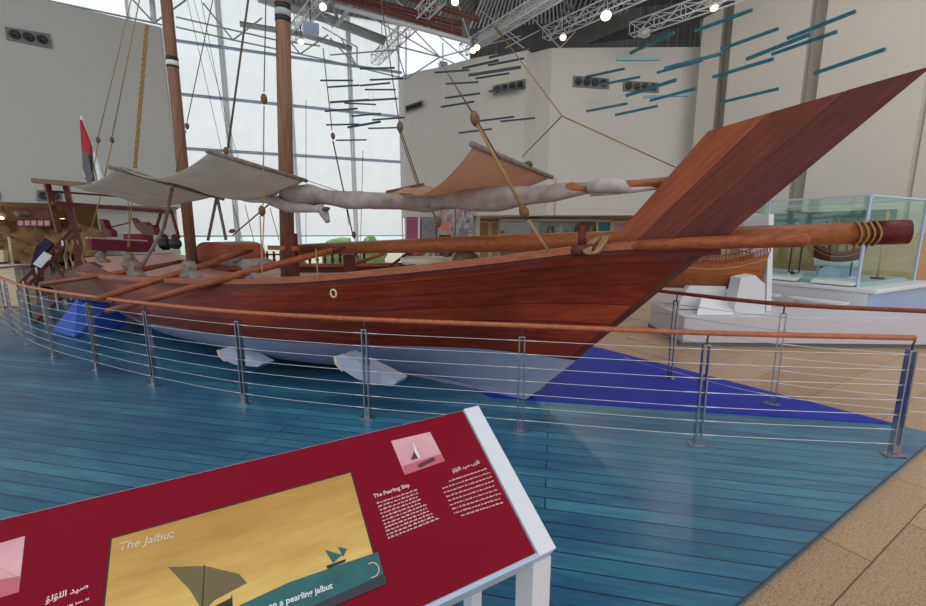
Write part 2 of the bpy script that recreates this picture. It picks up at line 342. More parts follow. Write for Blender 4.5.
# left wall
LWz = aty(160, 27, 13.5)
zt = LWz.z
dLT = atz(45, 0, zt)
LW = Wall((dLT.x, dLT.y), (LWz.x, LWz.y))
def wallpoly(wl, pxs, top, bot, thick, name, m, topz=None, botz=None):
    A = wl.at(pxs[0], 200); B = wl.at(pxs[1], 200); nrm = wl.n * (1 if wl.n.y > 0 else -1)
    return MB().prism([V((A.x, A.y, bot)), V((B.x, B.y, bot)), V((B.x, B.y, top)), V((A.x, A.y, top))], nrm * thick)
zb = LW.at(176, 207).z
A = LW.at(-260, 200); B = LW.at(181, 205); Bt = LW.at(160, 27)
nr = LW.n * (1 if LW.n.y > 0 else -1)
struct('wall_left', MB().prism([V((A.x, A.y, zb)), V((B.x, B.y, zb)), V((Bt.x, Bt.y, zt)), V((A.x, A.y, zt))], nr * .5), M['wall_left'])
# white reveal strip on the wall's right end
struct('trim_2', MB().prism([V((B.x, B.y, zb)) + LW.d * .01, V((B.x, B.y, zb)) + LW.d * .12, V((Bt.x, Bt.y, zt)) + LW.d * .12, V((Bt.x, Bt.y, zt)) + LW.d * .01], nr * .5), M['white'])
# recess below the left wall
bw = Wall((A.x, A.y), (B.x, B.y)); 
ra = A + nr * 3.2; rb = B + nr * 3.2
struct('wall_recess', MB().prism([V((ra.x, ra.y, 0)), V((rb.x, rb.y, 0)), V((rb.x, rb.y, zb + .3)), V((ra.x, ra.y, zb + .3))], nr * .2), M['tan'])
struct('trim_3', MB().prism([V((A.x, A.y, zb)) + nr * .52, V((B.x, B.y, zb)) + nr * .52, V((rb.x, rb.y, zb)), V((ra.x, ra.y, zb))], (0, 0, .2)), M['wall'])

# wall below the soffit, right of the rock exhibit
a_ = LW.at(96, 215) + nr * .5; b_ = LW.at(178, 215) + nr * .5
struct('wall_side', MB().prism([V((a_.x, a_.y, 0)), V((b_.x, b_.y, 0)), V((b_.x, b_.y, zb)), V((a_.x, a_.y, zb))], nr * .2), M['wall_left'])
# window wall
WW = Wall((-10.84, 16.0), (-2.63, 19.35))
wn = WW.n * (1 if WW.n.y > 0 else -1)
edges = [150, 236, 298, 356, 404]
zband = [WW.at(298, y).z for y in (156, 107, 59)]
ztop = 10.2; zsill = WW.at(330, 235).z
for i in range(4):
    P = WW.at(edges[i], 200); Q = WW.at(edges[i + 1], 200); P.z = 0; Q.z = 0
    r = thing('window_%d' % (i + 1), None, None, loc=P); r['kind'] = 'structure'
    up = lambda z: V((0, 0, z))
    nb = 24; rows = []
    for z in [zsill] + [zsill + (ztop - zsill) * k / 30 for k in range(1, 31)]:
        rows.append([P.lerp(Q, .02 + .96 * t / 6) + up(z) - wn * .02 * math.sin(z * 2.2) for t in range(7)])
    MB().grid(rows).build('blind', M['blind'], r)
    f = MB()
    f.bar(P + up(0), P + up(ztop), .08, .08).bar(Q + up(0) - WW.d * .1, Q + up(ztop) - WW.d * .1, .06, .08)
    f.bar(P + up(zsill - .03), Q + up(zsill - .03), .06, .06).bar(P + up(.05), Q + up(.05), .12, .1)
    f.build('window_frame', M['frame'], r)
    MB().prism([P + up(.1) + wn * .05, Q + up(.1) + wn * .05, Q + up(zsill) + wn * .05, P + up(zsill) + wn * .05], wn * .012).build('pane', M['pane'], r)
    for z in zband:
        MB().tube([P + up(z) - wn * .1, Q + up(z) - wn * .1], .06, 8).build('crossbar', M['bluewhite'], r)
# ceiling
struct('ceiling', MB().prism([(-26, 4.5, 10.2), (24, 4.5, 10.2), (24, 24, 10.2), (1.5, 21.1, 10.2), (-11.5, 15.8, 10.2), (-26, 13.8, 10.2)], (0, 0, .15)), M['ceiling'])
# exhibition block with a rounded corner
def topz(px, py, Y): return aty(px, py, Y).z
z8 = topz(400, 82, 18.9)
c0 = atz(400, 82, z8); c1 = atz(440, 67, z8); c2 = atz(526, 50, z8)
pl = [c0 + V((1.5, 4, 0)), c0, c0.lerp(c1, .45) + V((-.02, -.35, 0)), c1, c1.lerp(c2, .5) + V((-.1, -.15, 0)), c2, c2 + V((.9, 1.4, 0)), c2 + V((.9, 4, 0))]
pl = [V((p.x, p.y, 0)) for p in pl]
# part that reaches the floor (left of the soffit) and part that stops at the soffit
def plate(pts, z0, z1, name, m, th=.25):
    mb = MB(); n = len(pts); inn = []
    for i, p in enumerate(pts):
        t = (pts[min(i + 1, n - 1)] - pts[max(i - 1, 0)]); nn_ = V((-t.y, t.x, 0)).normalized()
        inn.append(p + nn_ * th)
    vs = [p + V((0, 0, z0)) for p in pts] + [p + V((0, 0, z1)) for p in pts] + [p + V((0, 0, z0)) for p in inn] + [p + V((0, 0, z1)) for p in inn]
    fs = []
    for i in range(n - 1): fs += [(i, i + 1, n + i + 1, n + i), (2 * n + i, 3 * n + i, 3 * n + i + 1, 2 * n + i + 1), (i, 2 * n + i, 2 * n + i + 1, i + 1), (n + i, n + i + 1, 3 * n + i + 1, 3 * n + i)]
    fs += [(0, n, 3 * n, 2 * n), (n - 1, 3 * n - 1, 4 * n - 1, 2 * n - 1)]
    mb.add(vs, fs); return struct(name, mb, m)
def smooth_poly(p, k=4):
    out = []
    for i in range(len(p) - 1):
        a = p[max(i - 1, 0)]; b = p[i]; c = p[i + 1]; d = p[min(i + 2, len(p) - 1)]
        for t in range(k):
            u = t / k; out.append(.5 * ((2 * b) + (c - a) * u + (2 * a - 5 * b + 4 * c - d) * u * u + (3 * b - a - 3 * c + d) * u ** 3))
    return out + [p[-1]]
zsof = atz(560, 215, 0) and aty(560, 215, 15.5).z
plate(smooth_poly(pl[:6], 4) + pl[6:], zsof, z8, 'wall_centre', M['wall_far'])
BK = Wall((pl[3].x, pl[3].y), (pl[5].x, pl[5].y))
ks = c1.lerp(c2, .46); ks.z = 0
plate([pl[1] + V((.05, 0, 0)), pl[2] + V((.05, 0, 0)), pl[3] + V((0, .03, 0)), ks], 0, zsof - .002, 'wall_poster', M['wall_far'], .3)
# second block
z9 = topz(575, 47.5, 15.8)
d0 = atz(552, 48, z9); d1 = atz(690, 47, z9)
D = [V((d0.x - 1.4, d0.y + .9, 0)), V((d0.x, d0.y, 0)), V((d1.x, d1.y, 0)), V((d1.x, d1.y, 0)) + V((d1.x - d0.x, d1.y - d0.y, 0)) * .2]
plate(D, zsof, z9, 'wall_back', M['wall_far'])
struct('trim_4', MB().prism([V((pl[3].x + .3, pl[3].y + .1, zsof)), V((d1.x + .5, d1.y - .0, zsof)), V((d1.x + .5, 21.5, zsof)), V((pl[3].x + .3, 21.5, zsof))], (0, 0, .1)), M['wall'])
for Wq, off_, ida in ((Wall((pl[3].x, pl[3].y), (pl[5].x, pl[5].y)), .34, (478, 524)), (Wall((D[1].x, D[1].y), (D[2].x, D[2].y)), .0, (556, 688))):
    nq = Wq.n if Wq.n.y < 0 else -Wq.n; a_ = Wq.at(ida[0], 178) + nq * off_; b_ = Wq.at(ida[1], 178) + nq * off_; zl = b_.z
    struct('trim_%d' % (10 if off_ else 11), MB().prism([V((a_.x, a_.y, zsof)), V((b_.x, b_.y, zsof)), V((b_.x, b_.y, zl)), V((a_.x, a_.y, zl))], nq * .12), M['wall_far'])
struct('wall_shop', MB().prism([V((.2, 20.5, 0)), V((9.5, 20.5, 0)), V((9.5, 20.5, zsof)), V((.2, 20.5, zsof))], (0, .2, 0)), M['tan'])
# ledge
la = aty(478, 177, c1.y - .25); lb = aty(640, 181, d1.y)
# right wall in stepped panels
segs = [(688, 15.0, 706, 14.6), (716, 14.2, 788, 12.8), (803, 12.5, 905, 11.0), (911, 10.95, 1010, 9.8)]
poly = []
for i, (x0, y0, x1, y1) in enumerate(segs):
    a = aty(x0, 200, y0); b = aty(x1, 200, y1); a.z = b.z = 0
    tdir = (b - a).normalized(); nrm = V((-tdir.y, tdir.x, 0)) * (.55 if i < 2 else .12)
    if i: poly.append(a + nrm_p)
    poly += [a, b]; nrm_p = nrm
    if i < 3: poly.append(b + nrm)
plate(poly, 0, 10.2, 'wall_right', M['wall'])
struct('wall_upper', MB().prism([aty(470, 100, 19.6), aty(700, 100, 17.4), aty(700, -5, 17.4), aty(470, -5, 19.6)], (0, .2, 0)), mat('dark_upper_wall', (92, 92, 92), .9))

# roof space frame (structure): chords and braces, each run a tube
def frame(name, segs, m, Yf, r):
    mb = MB()
    for (x0, y0, x1, y1, *k) in segs:
        Y0 = Yf(x0); Y1 = Yf(x1); rr = k[0] if k else r
        mb.tube([aty(x0, y0, Y0), aty(x1, y1, Y1)], rr, 6)
    return struct(name, mb, m)
Yw = lambda x: 15.2 + (x - 298) * .012
frame('trim_5', [(176, 27, 233, 40), (233, 40, 300, 54), (300, 54, 357, 67), (357, 67, 406, 79), (176, 17, 276, 40), (276, 40, 320, 46), (233, 40, 203, 3), (233, 40, 262, 18), (300, 54, 289, 40), (300, 54, 328, 35),
    (357, 67, 330, 38), (357, 67, 341, 38), (406, 79, 396, 47), (406, 79, 440, 57), (406, 79, 406, 32), (396, 46, 440, 57), (357, 67, 357, 47), (330, 55, 396, 50), (45, 0, 154, 23), (154, 23, 170, 27), (133, 0, 154, 23), (154, 23, 186, 0)], M['steel_grey'], Yw, .024)
frame('trim_6', [(152, 0, 154, 23, .07), (333, 28, 305, -8), (336, 27, 358, -5, .07), (355, 8, 440, 57), (380, -5, 392, 40), (440, 57, 412, 28), (440, 57, 520, 36), (357, 47, 322, 27), (440, 57, 480, 75), (390, -5, 470, 62, .02), (470, 40, 455, -5), (500, 30, 540, 60), (540, 30, 505, 48), (480, 10, 520, 40),
    (560, 48, 600, 5), (600, 48, 575, 2), (575, 30, 640, 45), (590, 47, 625, 12), (433, 30, 449, -6), (520, 4, 560, 48), (620, 2, 650, 40), (478, 44, 500, 10), (660, 44, 640, 5)], M['steel_white'], Yw, .022)
frame('trim_7', [(258, -3, 325, 18, .16), (325, 18, 385, 41, .16), (240, 24, 300, 34, .09), (300, 34, 352, 49, .09), (340, 27, 330, -5, .06)], M['steel_grey'], lambda x: 16 + (x - 298) * .01, .1)
frame('trim_8', [(330, -4, 462, 33, .09), (330, -10, 462, 25, .08), (395, -6, 480, 20, .08)], M['red_beam'], lambda x: 14.5, .1)
frame('trim_9', [(335, 5, 470, 42, .07)], M['steel_white'], lambda x: 14.3, .1)

# ================================================================== THE DHOW
def herm(tab):
    tab = sorted(tab); X = [t[0] for t in tab]; Yv = [t[1] for t in tab]; n = len(X); mm = []
    for i in range(n):
        if i == 0: mm.append((Yv[1] - Yv[0]) / (X[1] - X[0]))
        elif i == n - 1: mm.append((Yv[-1] - Yv[-2]) / (X[-1] - X[-2]))
        else: mm.append((Yv[i + 1] - Yv[i - 1]) / (X[i + 1] - X[i - 1]))
    def f(x):
        x = min(max(x, X[0]), X[-1]); i = 0
        while i < n - 2 and x > X[i + 1]: i += 1
        h = X[i + 1] - X[i]; t = (x - X[i]) / h
        return (2 * t**3 - 3 * t**2 + 1) * Yv[i] + (t**3 - 2 * t**2 + t) * h * mm[i] + (-2 * t**3 + 3 * t**2) * Yv[i + 1] + (t**3 - t**2) * h * mm[i + 1]
    return f
zs = herm([(1.5, 1.62), (1.08, 1.60), (.56, 1.55), (0, 1.46), (-.8, 1.35), (-1.8, 1.24), (-3.4, 1.155), (-5.8, 1.065), (-7.4, 1.02), (-8.3, 1.01)])
bb = herm([(1.5, .08), (1.08, .22), (.56, .42), (0, .74), (-.8, 1.08), (-1.8, 1.3), (-3.4, 1.4), (-5.8, 1.26), (-7.4, 1.05), (-8.3, .88)])
zwl = herm([(1.5, .5), (-.3, .54), (-2, .56), (-3.7, .53), (-5.4, .46), (-7.3, .40), (-8.3, .38)])
A0, A1 = -8.3, 1.5
def hp(sig, z, side=1, off=0.0):
    a0 = A0 + (A1 - A0) * sig; zt_ = zs(a0); k = .05
    tau = min(1, max(0, (z - k) / (zt_ - k)))
    a = (A0 + .25 * (1 - tau)) * (1 - sig) + (z / 1.045 - .08) * sig
    g = min(1, max(0, (a0 + 2.2) / 3.4)); g = g * g * (3 - 2 * g)
    st = min(1, max(0, (-5.0 - a0) / 3.3))
    full = math.sqrt(max(0, 1 - (1 - tau) ** 3.2)); vee = tau ** .85
    sh = full * (1 - g) + vee * g
    sh = sh * (1 - .45 * st) + (tau ** 1.1) * .45 * st
    n = .07 + (bb(a0) - .07) * sh
    return a, side * max(.0, n - off), z
dh = thing('wooden_dhow', 'large varnished red-brown wooden dhow with long raking bow plank and two masts', 'boat', loc=O3, rz=-PHI)
NS = 64
for side, nm in ((1, 'hull_side'), (-1, 'hull_side')):
    mb = MB(); uv = []; rows = []
    for i in range(NS + 1):
        sg = i / NS; a0 = A0 + (A1 - A0) * sg; z0 = zwl(a0); z1 = zs(a0); row = []
        for j in range(11):
            z = z0 + (z1 - z0) * j / 10; row.append(S(*hp(sg, z, side))); uv.append((sg * 9.8, j / 10 * .72))
        rows.append(row)
    mb.grid(rows); mb.uv = uv; mb.build('hull_side', M['hull'], dh)
    mb = MB(); rows = []
    for i in range(NS + 1):
        sg = i / NS; a0 = A0 + (A1 - A0) * sg; z0 = .05; z1 = zwl(a0)
        rows.append([S(*hp(sg, z0 + (z1 - z0) * (j / 10) ** 1.7, side)) for j in range(11)])
    mb.grid(rows).build('hull_bottom', M['hullpaint'], dh, label='blue-grey painted hull bottom')
    # inner bulwark
    rows = []
    for i in range(NS + 1):
        sg = i / NS; a0 = A0 + (A1 - A0) * sg; z1 = zs(a0)
        rows.append([S(*hp(sg, z1 - .34 + .34 * j / 3, side, .07)) for j in range(4)])
    MB().grid(rows).build('bulwark', M['brown'], dh)
    # gunwale cap and wale
    pts = [S(*hp(i / NS, zs(A0 + (A1 - A0) * i / NS), side, .03)) + V((0, 0, .015)) for i in range(NS + 1)]
    MB().sweep(pts, .15, .055).build('gunwale', M['gunwale'], dh)
    pts = [S(*hp(i / NS, zs(A0 + (A1 - A0) * i / NS) - .035, side, -.012)) for i in range(NS + 1)]
    MB().sweep(pts, .03, .04).build('wale', M['wale'], dh)
# deck
rows = []
for i in range(NS + 1):
    sg = i / NS; a0 = A0 + (A1 - A0) * sg
    if a0 < -5.2 or a0 > 1.1: continue
    l = hp(sg, zs(a0) - .12, 1, .07); rows.append([S(l[0], l[1] * t / 6, l[2]) for t in range(-6, 7)])
MB().grid(rows, False, .03).build('deck', M['shipdeck'], dh)
def zpoop(a): return 1.01 + (-5.0 - a) * .075
rows = [[S(a, (bb(a) - .10) * t / 6, zpoop(a)) for t in range(-6, 7)] for a in [-5.0 - 3.5 * k / 14 for k in range(15)]]
MB().grid(rows, False, .05).build('poop_deck', M['poop'], dh)
for sd_ in (1, -1):
    rows = [[S(a, sd_ * (bb(a) - .10), zpoop(a) - .01), S(a, sd_ * (bb(a) - .06), zs(a))] for a in [-5.2 - 3.2 * k / 14 for k in range(15)]]
    MB().grid(rows, False, .02).build('poop_side', M['brown'], dh)
MB().bar(S(-8.42, bb(-8.3) - .1, zpoop(-8.4) - .1), S(-8.42, -bb(-8.3) + .1, zpoop(-8.4) - .1), .06, .22).build('poop_end', M['brown'], dh)
# transom
lo = [S(*hp(0, .05 + (zs(A0) - .05) * j / 10, 1)) for j in range(11)]; ro = [S(*hp(0, .05 + (zs(A0) - .05) * j / 10, -1)) for j in range(11)]
mb = MB(); mb.grid([lo, ro], False); mb.build('transom', M['chest'], dh)
MB().bar(S(-8.33, .92, 1.16), S(-8.33, -.92, 1.16), .12, .08).build('transom_rail', M['gunwale'], dh)
# keel and stem
MB().prism([S(-8.25, -.06, .002), S(-.1, -.06, .002), S(.15, -.06, .14), S(-8.2, -.06, .14)], NN * .12).build('keel', M['hullpaint'], dh)
def stempoly(pts, m, name='stem_plank', t=.15, lab=None): return MB().prism([S(a, -t / 2, z) for a, z in pts], NN * t).build(name, m, dh, label=lab)
stempoly([(-.02, .002), (.48, .5), (-.25, .5), (-.6, .002)], M['hullpaint'], 'stem_foot', lab='grey painted stem foot')
stempoly([(.482, .505), (2.62, 2.745), (2.22, 2.662), (.32, .74), (.1, .505)], M['stem_dark'])
stempoly([(.318, .742), (2.215, 2.660), (1.80, 2.574), (.56, 1.20), (.12, .742)], M['stem_mid'], t=.143)
stempoly([(.56, 1.205), (1.795, 2.572), (1.42, 2.49), (.66, 1.53), (.40, 1.205)], M['stem_light'], t=.148, lab='lighter orange-brown aft plank of the stem')
# dark beam across the stem at the gunwale
P1, P2 = atn(600, 262, .17), atn(713, 252, .17)
MB().bar(S(1.0, .13, 1.54), S(1.58, .13, 1.60), .05, .11).build('stem_beam', M['wale'], dh)
# masts with painted bands
def mast(base, top, r0, r1, bands):
    b = MB().tube([base, top], [r0, r1], 20).build('mast', M['mast'], dh)
    for z0, z1, m in bands:
        k0 = (z0 - base.z) / (top.z - base.z); k1 = (z1 - base.z) / (top.z - base.z)
        MB().tube([base.lerp(top, k0), base.lerp(top, k1)], [r0 + (r1 - r0) * k0 + .006, r0 + (r1 - r0) * k1 + .006], 20).build('mast_band', m, b)
z_ = lambda px, py: atn(px, py, 0).z
mast(S(-3.74, 0, .86), S(-3.36, 0, 6.0), .098, .088, [(z_(283, 22), z_(283, 17), M['black']), (z_(283, 17), z_(283, 10), M['steel_grey']), (z_(283, 10), z_(283, 4), M['black'])])
mast(S(-6.2, 0, .98), S(-6.14, 0, 6.4), .085, .08, [(z_(173, 68), z_(173, 66), M['black']), (z_(173, 66), z_(173, 61), M['white']), (z_(173, 61), z_(173, 57), M['black'])])
# bitts at the main mast
mb = MB(); mb.bar(S(-3.45, .12, .86), S(-3.45, .12, 1.70), .13, .13); mb.build('mast_bitt', M['brown'], dh)
MB().bar(S(-3.9, .14, 1.5), S(-3.3, .14, 1.5), .05, .06).build('mast_clamp', M['gunwale'], dh)
MB().bar(S(-4.2, -.3, .97), S(-3.0, -.1, 1.0), .14, .1).bar(S(-3.9, .2, .96), S(-2.9, .3, 1.0), .12, .09).build('mast_partner', M['brown'], dh)
# bow bitt and lashing peg
pb = atn(581, 251, .2)
MB().tube([atn(582, 256, .33), atn(582, 225, .33)], .035, 14).build('bow_bitt', M['wale'], dh)
MB().tube([atn(572, 251, .42), atn(578, 250.6, .42), atn(600, 248.5, .34)], [.047, .05, .045], 14).build('bow_peg', M['brown'], dh)
mb = MB()
for k in range(5):
    pts = []
    for t in range(22):
        u = t / 21 * 2 * math.pi; cx = 594 + .8 * k; r1 = 12 - k; r2 = 7.5
        x = cx + r1 * math.cos(u) * .8 + 2.5 * math.sin(u); y = 245.5 - r2 * math.sin(u) - 3 * math.cos(u)
        pts.append(atn(x, y, .40 - .22 * math.sin(u) + .01 * k))
    mb.tube(pts, .010, 6)
for k in range(3): mb.tube([atn(593 + 2.5 * k, 254, .42), atn(599 + 2.5 * k, 245, .42), atn(604 + 2 * k, 236.5, .3)], .010, 6)
mb.build('bow_lashing', M['rope'], dh, label='tan rope lashing at the bow')
# ring bolt on the hull side
rc = atn(336, 293, 1.30)
pts = [rc + AX * .035 * math.cos(t * math.pi / 8) + V((0, 0, .035 * math.sin(t * math.pi / 8))) + NN * .03 for t in range(17)]
MB().tube(pts, .008, 8).build('ring_bolt', M['cream'], dh)
# tholes (carved rowlock blocks) on the near gunwale
def thole(P, d, s=1.0):
    mb = MB(); x = AX; 
    prof = [(-.17, 0), (.17, 0), (.13, .05), (.07, .08), (.08, .14), (.03, .19), (-.05, .2), (-.09, .15), (-.07, .09), (-.13, .05)]
    mb.prism([P + AX * a * s + V((0, 0, z * s)) - NN * .05 for a, z in prof], NN * .1)
    return mb.build('rowlock_block', M['grey_wood'], dh, bevel=.012, label='weathered grey rowlock block')
def gun(px, n_side=1):
    best = None
    for i in range(0, 201):
        sg = i / 200; a0 = A0 + (A1 - A0) * sg; p = S(*hp(sg, zs(a0), n_side, .03)); q = projx(p)
        if best is None or abs(q - px) < best[0]: best = (abs(q - px), p)
    return best[1] + V((0, 0, .04))
def projx(p):
    y = p.y * cT - (p.z - CH) * sT; return 463 + FPX * p.x / y
TH_ = [gun(137), gun(192), gun(250)]
for P in TH_: thole(P, 1)
for px in (233, 300, 356, 420): thole(gun(px, -1), 1, .8)
# domed hatch box
hc = atn(212, 264, -.2); prof = [(.50 * math.copysign(abs(math.cos(math.pi * k / 14)) ** .55, math.cos(math.pi * k / 14)), .14 + .24 * math.sin(math.pi * k / 14) ** .8 if 0 < k < 14 else .14) for k in range(15)]
hb = MB(); hb.prism([hc - AX * .5 - V((0, 0, .1)), hc + AX * .5 - V((0, 0, .1))] + [hc + AX * a + V((0, 0, z)) for a, z in prof], -NN * .7); hb.build('domed_hatch', M['chest'], dh, bevel=.02)
MB().bar(hc - AX * .56 + NN * .03, hc + AX * .56 + NN * .03, .05, .07).build('hatch_sill', M['brown'], dh)
# far bulwark balustrade
mb = MB(); 
top = []
for k in range(19):
    a = -6.7 + k * .19; sg = (a - A0) / (A1 - A0); p = S(*hp(sg, zs(a), -1, .03)) + V((0, 0, .03))
    if k > 10 : pass
    MB().lathe(p, [(.022, 0), (.022, .05), (.035, .08), (.02, .12), (.03, .17), (.02, .21), (.026, .25)], 8).build('baluster', M['brown'], dh)
    top.append(p + V((0, 0, .19)))
MB().sweep(top, .04, .03).build('balustrade_rail', M['brown'], dh)
# stern: posts, top board, beams, ornamental chairs
def pole(p, q, wd, m, name, **k): return MB().bar(p, q, wd, wd).build(name, m, dh, **k)
pole(atn(59, 232, .95), atn(47, 184, .95), .08, M['brown'], 'stern_post')
pole(atn(80, 252, .7), atn(66, 186, .75), .08, M['brown'], 'stern_post')
pole(atn(82, 290, .95), atn(78, 246, .8), .12, M['brown'], 'stern_post')
MB().bar(atn(38, 181, .9), atn(97, 186, .9), .2, .085).build('stern_board', M['block'], dh, bevel=.02)
MB().bar(atn(52, 203, 1.0), atn(171, 212, -.9), .06, .075).build('stern_beam', M['brown'], dh)
MB().bar(atn(46, 191, 1.0), atn(155, 199, -.8), .035, .035).build('stern_batten', M['wale'], dh)
pole(atn(157, 226, -.7), atn(161, 212, -.8), .05, M['brown'], 'stern_strut'); pole(atn(179, 238, -.7), atn(171, 210, -.8), .05, M['brown'], 'stern_strut')
# quarter panels and rudder below the stern posts
MB().prism([atn(60, 297, 1.02), atn(66, 272, .95), atn(88, 262, .95), atn(108, 272, 1.1), atn(112, 303, 1.15)], NN * -.08).build('quarter_panel', M['brown'], dh)
MB().prism([atn(44, 270, .9), atn(50, 264, .85), atn(66, 280, .95), atn(64, 294, 1.0), atn(44, 284, .95)], NN * -.07).build('quarter_panel', M['brown'], dh)
MB().prism([S(-8.35, -.04, .05), S(-9.05, -.04, .05), S(-8.85, -.04, 1.2), S(-8.4, -.04, 1.25)], NN * .08).build('rudder', M['chest'], dh)
# coils of rope hanging at the stern
for px, n in ((66, .9), (72, .85), (77, .8), (84, .85)):
    pts = [atn(px + 1.5 * math.sin(t * .9), 240 + t * 3.2, n) for t in range(13)]
    MB().tube(pts, .016, 6).build('hanging_rope', M['rope'], dh)
# awning props
for a, b, n1, n2 in [((173, 184), (164, 228), .75, .85), ((217, 196), (208, 240), .14, .1), ((217, 196), (226, 240), .14, .1), ((164, 228), (141, 268), .85, 1.1)]:
    MB().tube([atn(*a, n1), atn(*b, n2)], .022, 8).build('awning_prop', M['grey_wood'], dh)
# rigging ropes and pulley blocks
def rope(p1, n1, p2, n2, r=.007, m='rope_dark', sag=0.0, ext=0.0):
    a = atn(*p1, n1); b = atn(*p2, n2); a = a + (a - b).normalized() * ext
    pts = [a.lerp(b, t / 8) - V((0, 0, sag * 4 * (t / 8) * (1 - t / 8))) for t in range(9)] if sag else [a, b]
    return MB().tube(pts, r, 6).build('rigging_rope', M[m], dh)
def pulley(p, n, s=1.0, d=None):
    c = atn(*p, n); ax = V(d).normalized() if d is not None else V((0, 0, 1))
    k = .030 * s
    o = MB().lathe(c - ax * k * 1.6, [(.2 * k, 0), (.7 * k, .5 * k), (.95 * k, 1.2 * k), (1.0 * k, 1.7 * k), (.9 * k, 2.3 * k), (.6 * k, 2.9 * k), (.2 * k, 3.2 * k)], 12, ax).build('pulley_block', M['block'], dh)
    return o
rope((133, -8), 1.0, (98, 138), 1.2, .006, 'rope'); pulley((98, 140), 1.2, .9); rope((98, 143), 1.2, (91, 186), 1.2, .006, 'rope')
rope((141, -8), 1.0, (112, 137), 1.1, .007, 'rope'); pulley((112, 140), 1.1, .9); rope((112, 143), 1.1, (103, 184), 1.1, .007, 'rope')
mb = MB()
a = atn(147, 25, .9); b = atn(135, 168, .95)
for ph in (0, 2.1, 4.2):
    mb.tube([a.lerp(b, t / 60) + AX * .018 * math.cos(t * .9 + ph) + NN * .018 * math.sin(t * .9 + ph) for t in range(61)], .009, 5)
mb.build('braided_rope', M['rope'], dh, label='thick tan braided rope')
rope((186, -6), -.4, (222, 152), -.8, .004); rope((200, -6), -.5, (232, 158), -1.2, .004); rope((214, -6), 0, (187, 122), .3, .006); pulley((187, 126), .3, 1.0); rope((186, 130), .3, (176, 172), .5, .006)
rope((192, -6), -1, (240, 165), -1.2, .004)
rope((249, -6), .4, (228, 148), .8, .012, 'rope_dark'); pulley((226, 151), .8, 1.0)
rope((266, -6), .6, (264, 92), .6, .006); pulley((264, 99), .6, 1.25); rope((264, 106), .6, (263, 205), 1.0, .007, 'rope'); pulley((262, 211), 1.1, 1.2)
rope((260, 216), 1.1, (262, 262), 1.35, .006, 'rope'); rope((264, 216), 1.1, (262, 262), 1.35, .006, 'rope')
rope((262, 262), 1.35, (262, 283), 1.35, .006, 'rope')
rope((323, 48), 0, (332, 130), 0, .006); pulley((333, 136), 0, .9); rope((333, 141), 0, (353, 236), -.9, .009); pulley((354, 235), -.9, 1.1); rope((344, 190), -.5, (349, 225), -.9, .006)
rope((380, -6), .2, (399, 122), .2, .006); pulley((400, 127), .2, 1.2); rope((401, 131), .2, (419, 184), .5, .008); rope((399, 131), .2, (417, 184), .5, .006); rope((428, 205), .6, (437, 219), .7, .008); pulley((438, 222), .7, 1.1)
MB().tube([atz(438, 58, 8.3), atn(472, 112, .9)], .008, 6).build('rigging_rope', M['rope_dark'], dh); pulley((475, 119), .9, 1.3, d=(-.3, 0, 1)); rope((477, 124), .9, (521, 205), .7, .014, 'rope'); rope((479, 124), .9, (500, 160), .8, .006)
pulley((524, 212), .7, 1.35, d=(-.35, 0, 1)); rope((528, 220), .7, (549, 252), .6, .012, 'rope')
MB().tube([atz(495, 27, 8.3), atz(505, 40, 8.0), atn(562, 116, 1.2)], [.05, .02, .005], 6).build('rigging_rope', M['rope'], dh); rope((562, 116), 1.2, (675, 167), .2, .005, 'rope'); rope((562, 116), 1.2, (522, 157), 0, .004)
rope((233, 205), -1.0, (245, 250), -1.0, .006); rope((245, 205), -1.0, (256, 250), -1.0, .006); rope((270, 208), -1.1, (279, 240), -1.1, .006); rope((280, 195), -.1, (233, 235), -1.1, .012); pulley((232, 231), -1.1, 1.4, d=(1, 0, .2))
rope((306, 100), -.4, (306, 262), -1.2, .004); rope((363, 150), -.5, (360, 262), -1.1, .004); rope((300, 178), .15, (350, 195), -.2, .005)
rope((101, 195), .8, (88, 240), .9, .008, 'rope'); rope((132, 200), .3, (128, 247), .6, .01, 'rope'); rope((128, 200), .3, (130, 247), .6, .006, 'rope')
rope((316, 249), 1.2, (318, 281), 1.33, .006, 'rope')
# carved seats on the far quarter
for pts_ in ([(105, 219), (109, 220), (112, 228), (117, 231), (118, 237), (108, 237)], [(137, 218), (143, 223), (150, 222), (154, 226), (159, 225), (161, 235), (150, 235), (142, 228)]):
    MB().prism([atn(x, y, -.75) for x, y in pts_], NN * .12).build('carved_ornament', M['wale'], dh)
MB().bar(atn(112, 227, -.75), atn(128, 223, -.75), .03, .03).build('carved_ornament', M['wale'], dh)

# cradles under the hull
def cradle(sg0, sg1, lab):
    rows = []; mb = MB()
    for sg in (sg0, sg1):
        a0 = A0 + (A1 - A0) * sg; row = []; zt_ = zwl(a0) - .03
        up_ = [hp(sg, .1 + (zt_ - .1) * (k / 8), 1, -.01) for k in range(9)]
        row = [S(u[0], u[1], u[2]) for u in up_]
        low = []
        for k in range(9):
            t = k / 8; u = up_[8 - k]
            low.append(S(u[0], .4 + (u[1] + .10 - .4) * (1 - t) ** .6 + .02, .012 + (zt_ - .012) * (1 - t) ** 2.2))
        rows.append(row + low)
    n = len(rows[0]); vs = rows[0] + rows[1]
    fs = [tuple(range(n)), tuple(range(2 * n - 1, n - 1, -1))] + [(i, i + n, (i + 1) % n + n, (i + 1) % n) for i in range(n)]
    mb.add(vs, fs); return mb.build('hull_cradle', M['cradle'], label=lab, cat='boat cradle', group='curved supports under the hull')
def sg_at(px):
    best = None
    for i in range(401):
        sg = i / 400; a0 = A0 + (A1 - A0) * sg; p = S(*hp(sg, zwl(a0), 1)); q = projx(p)
        if best is None or abs(q - px) < best[0]: best = (abs(q - px), sg)
    return best[1]
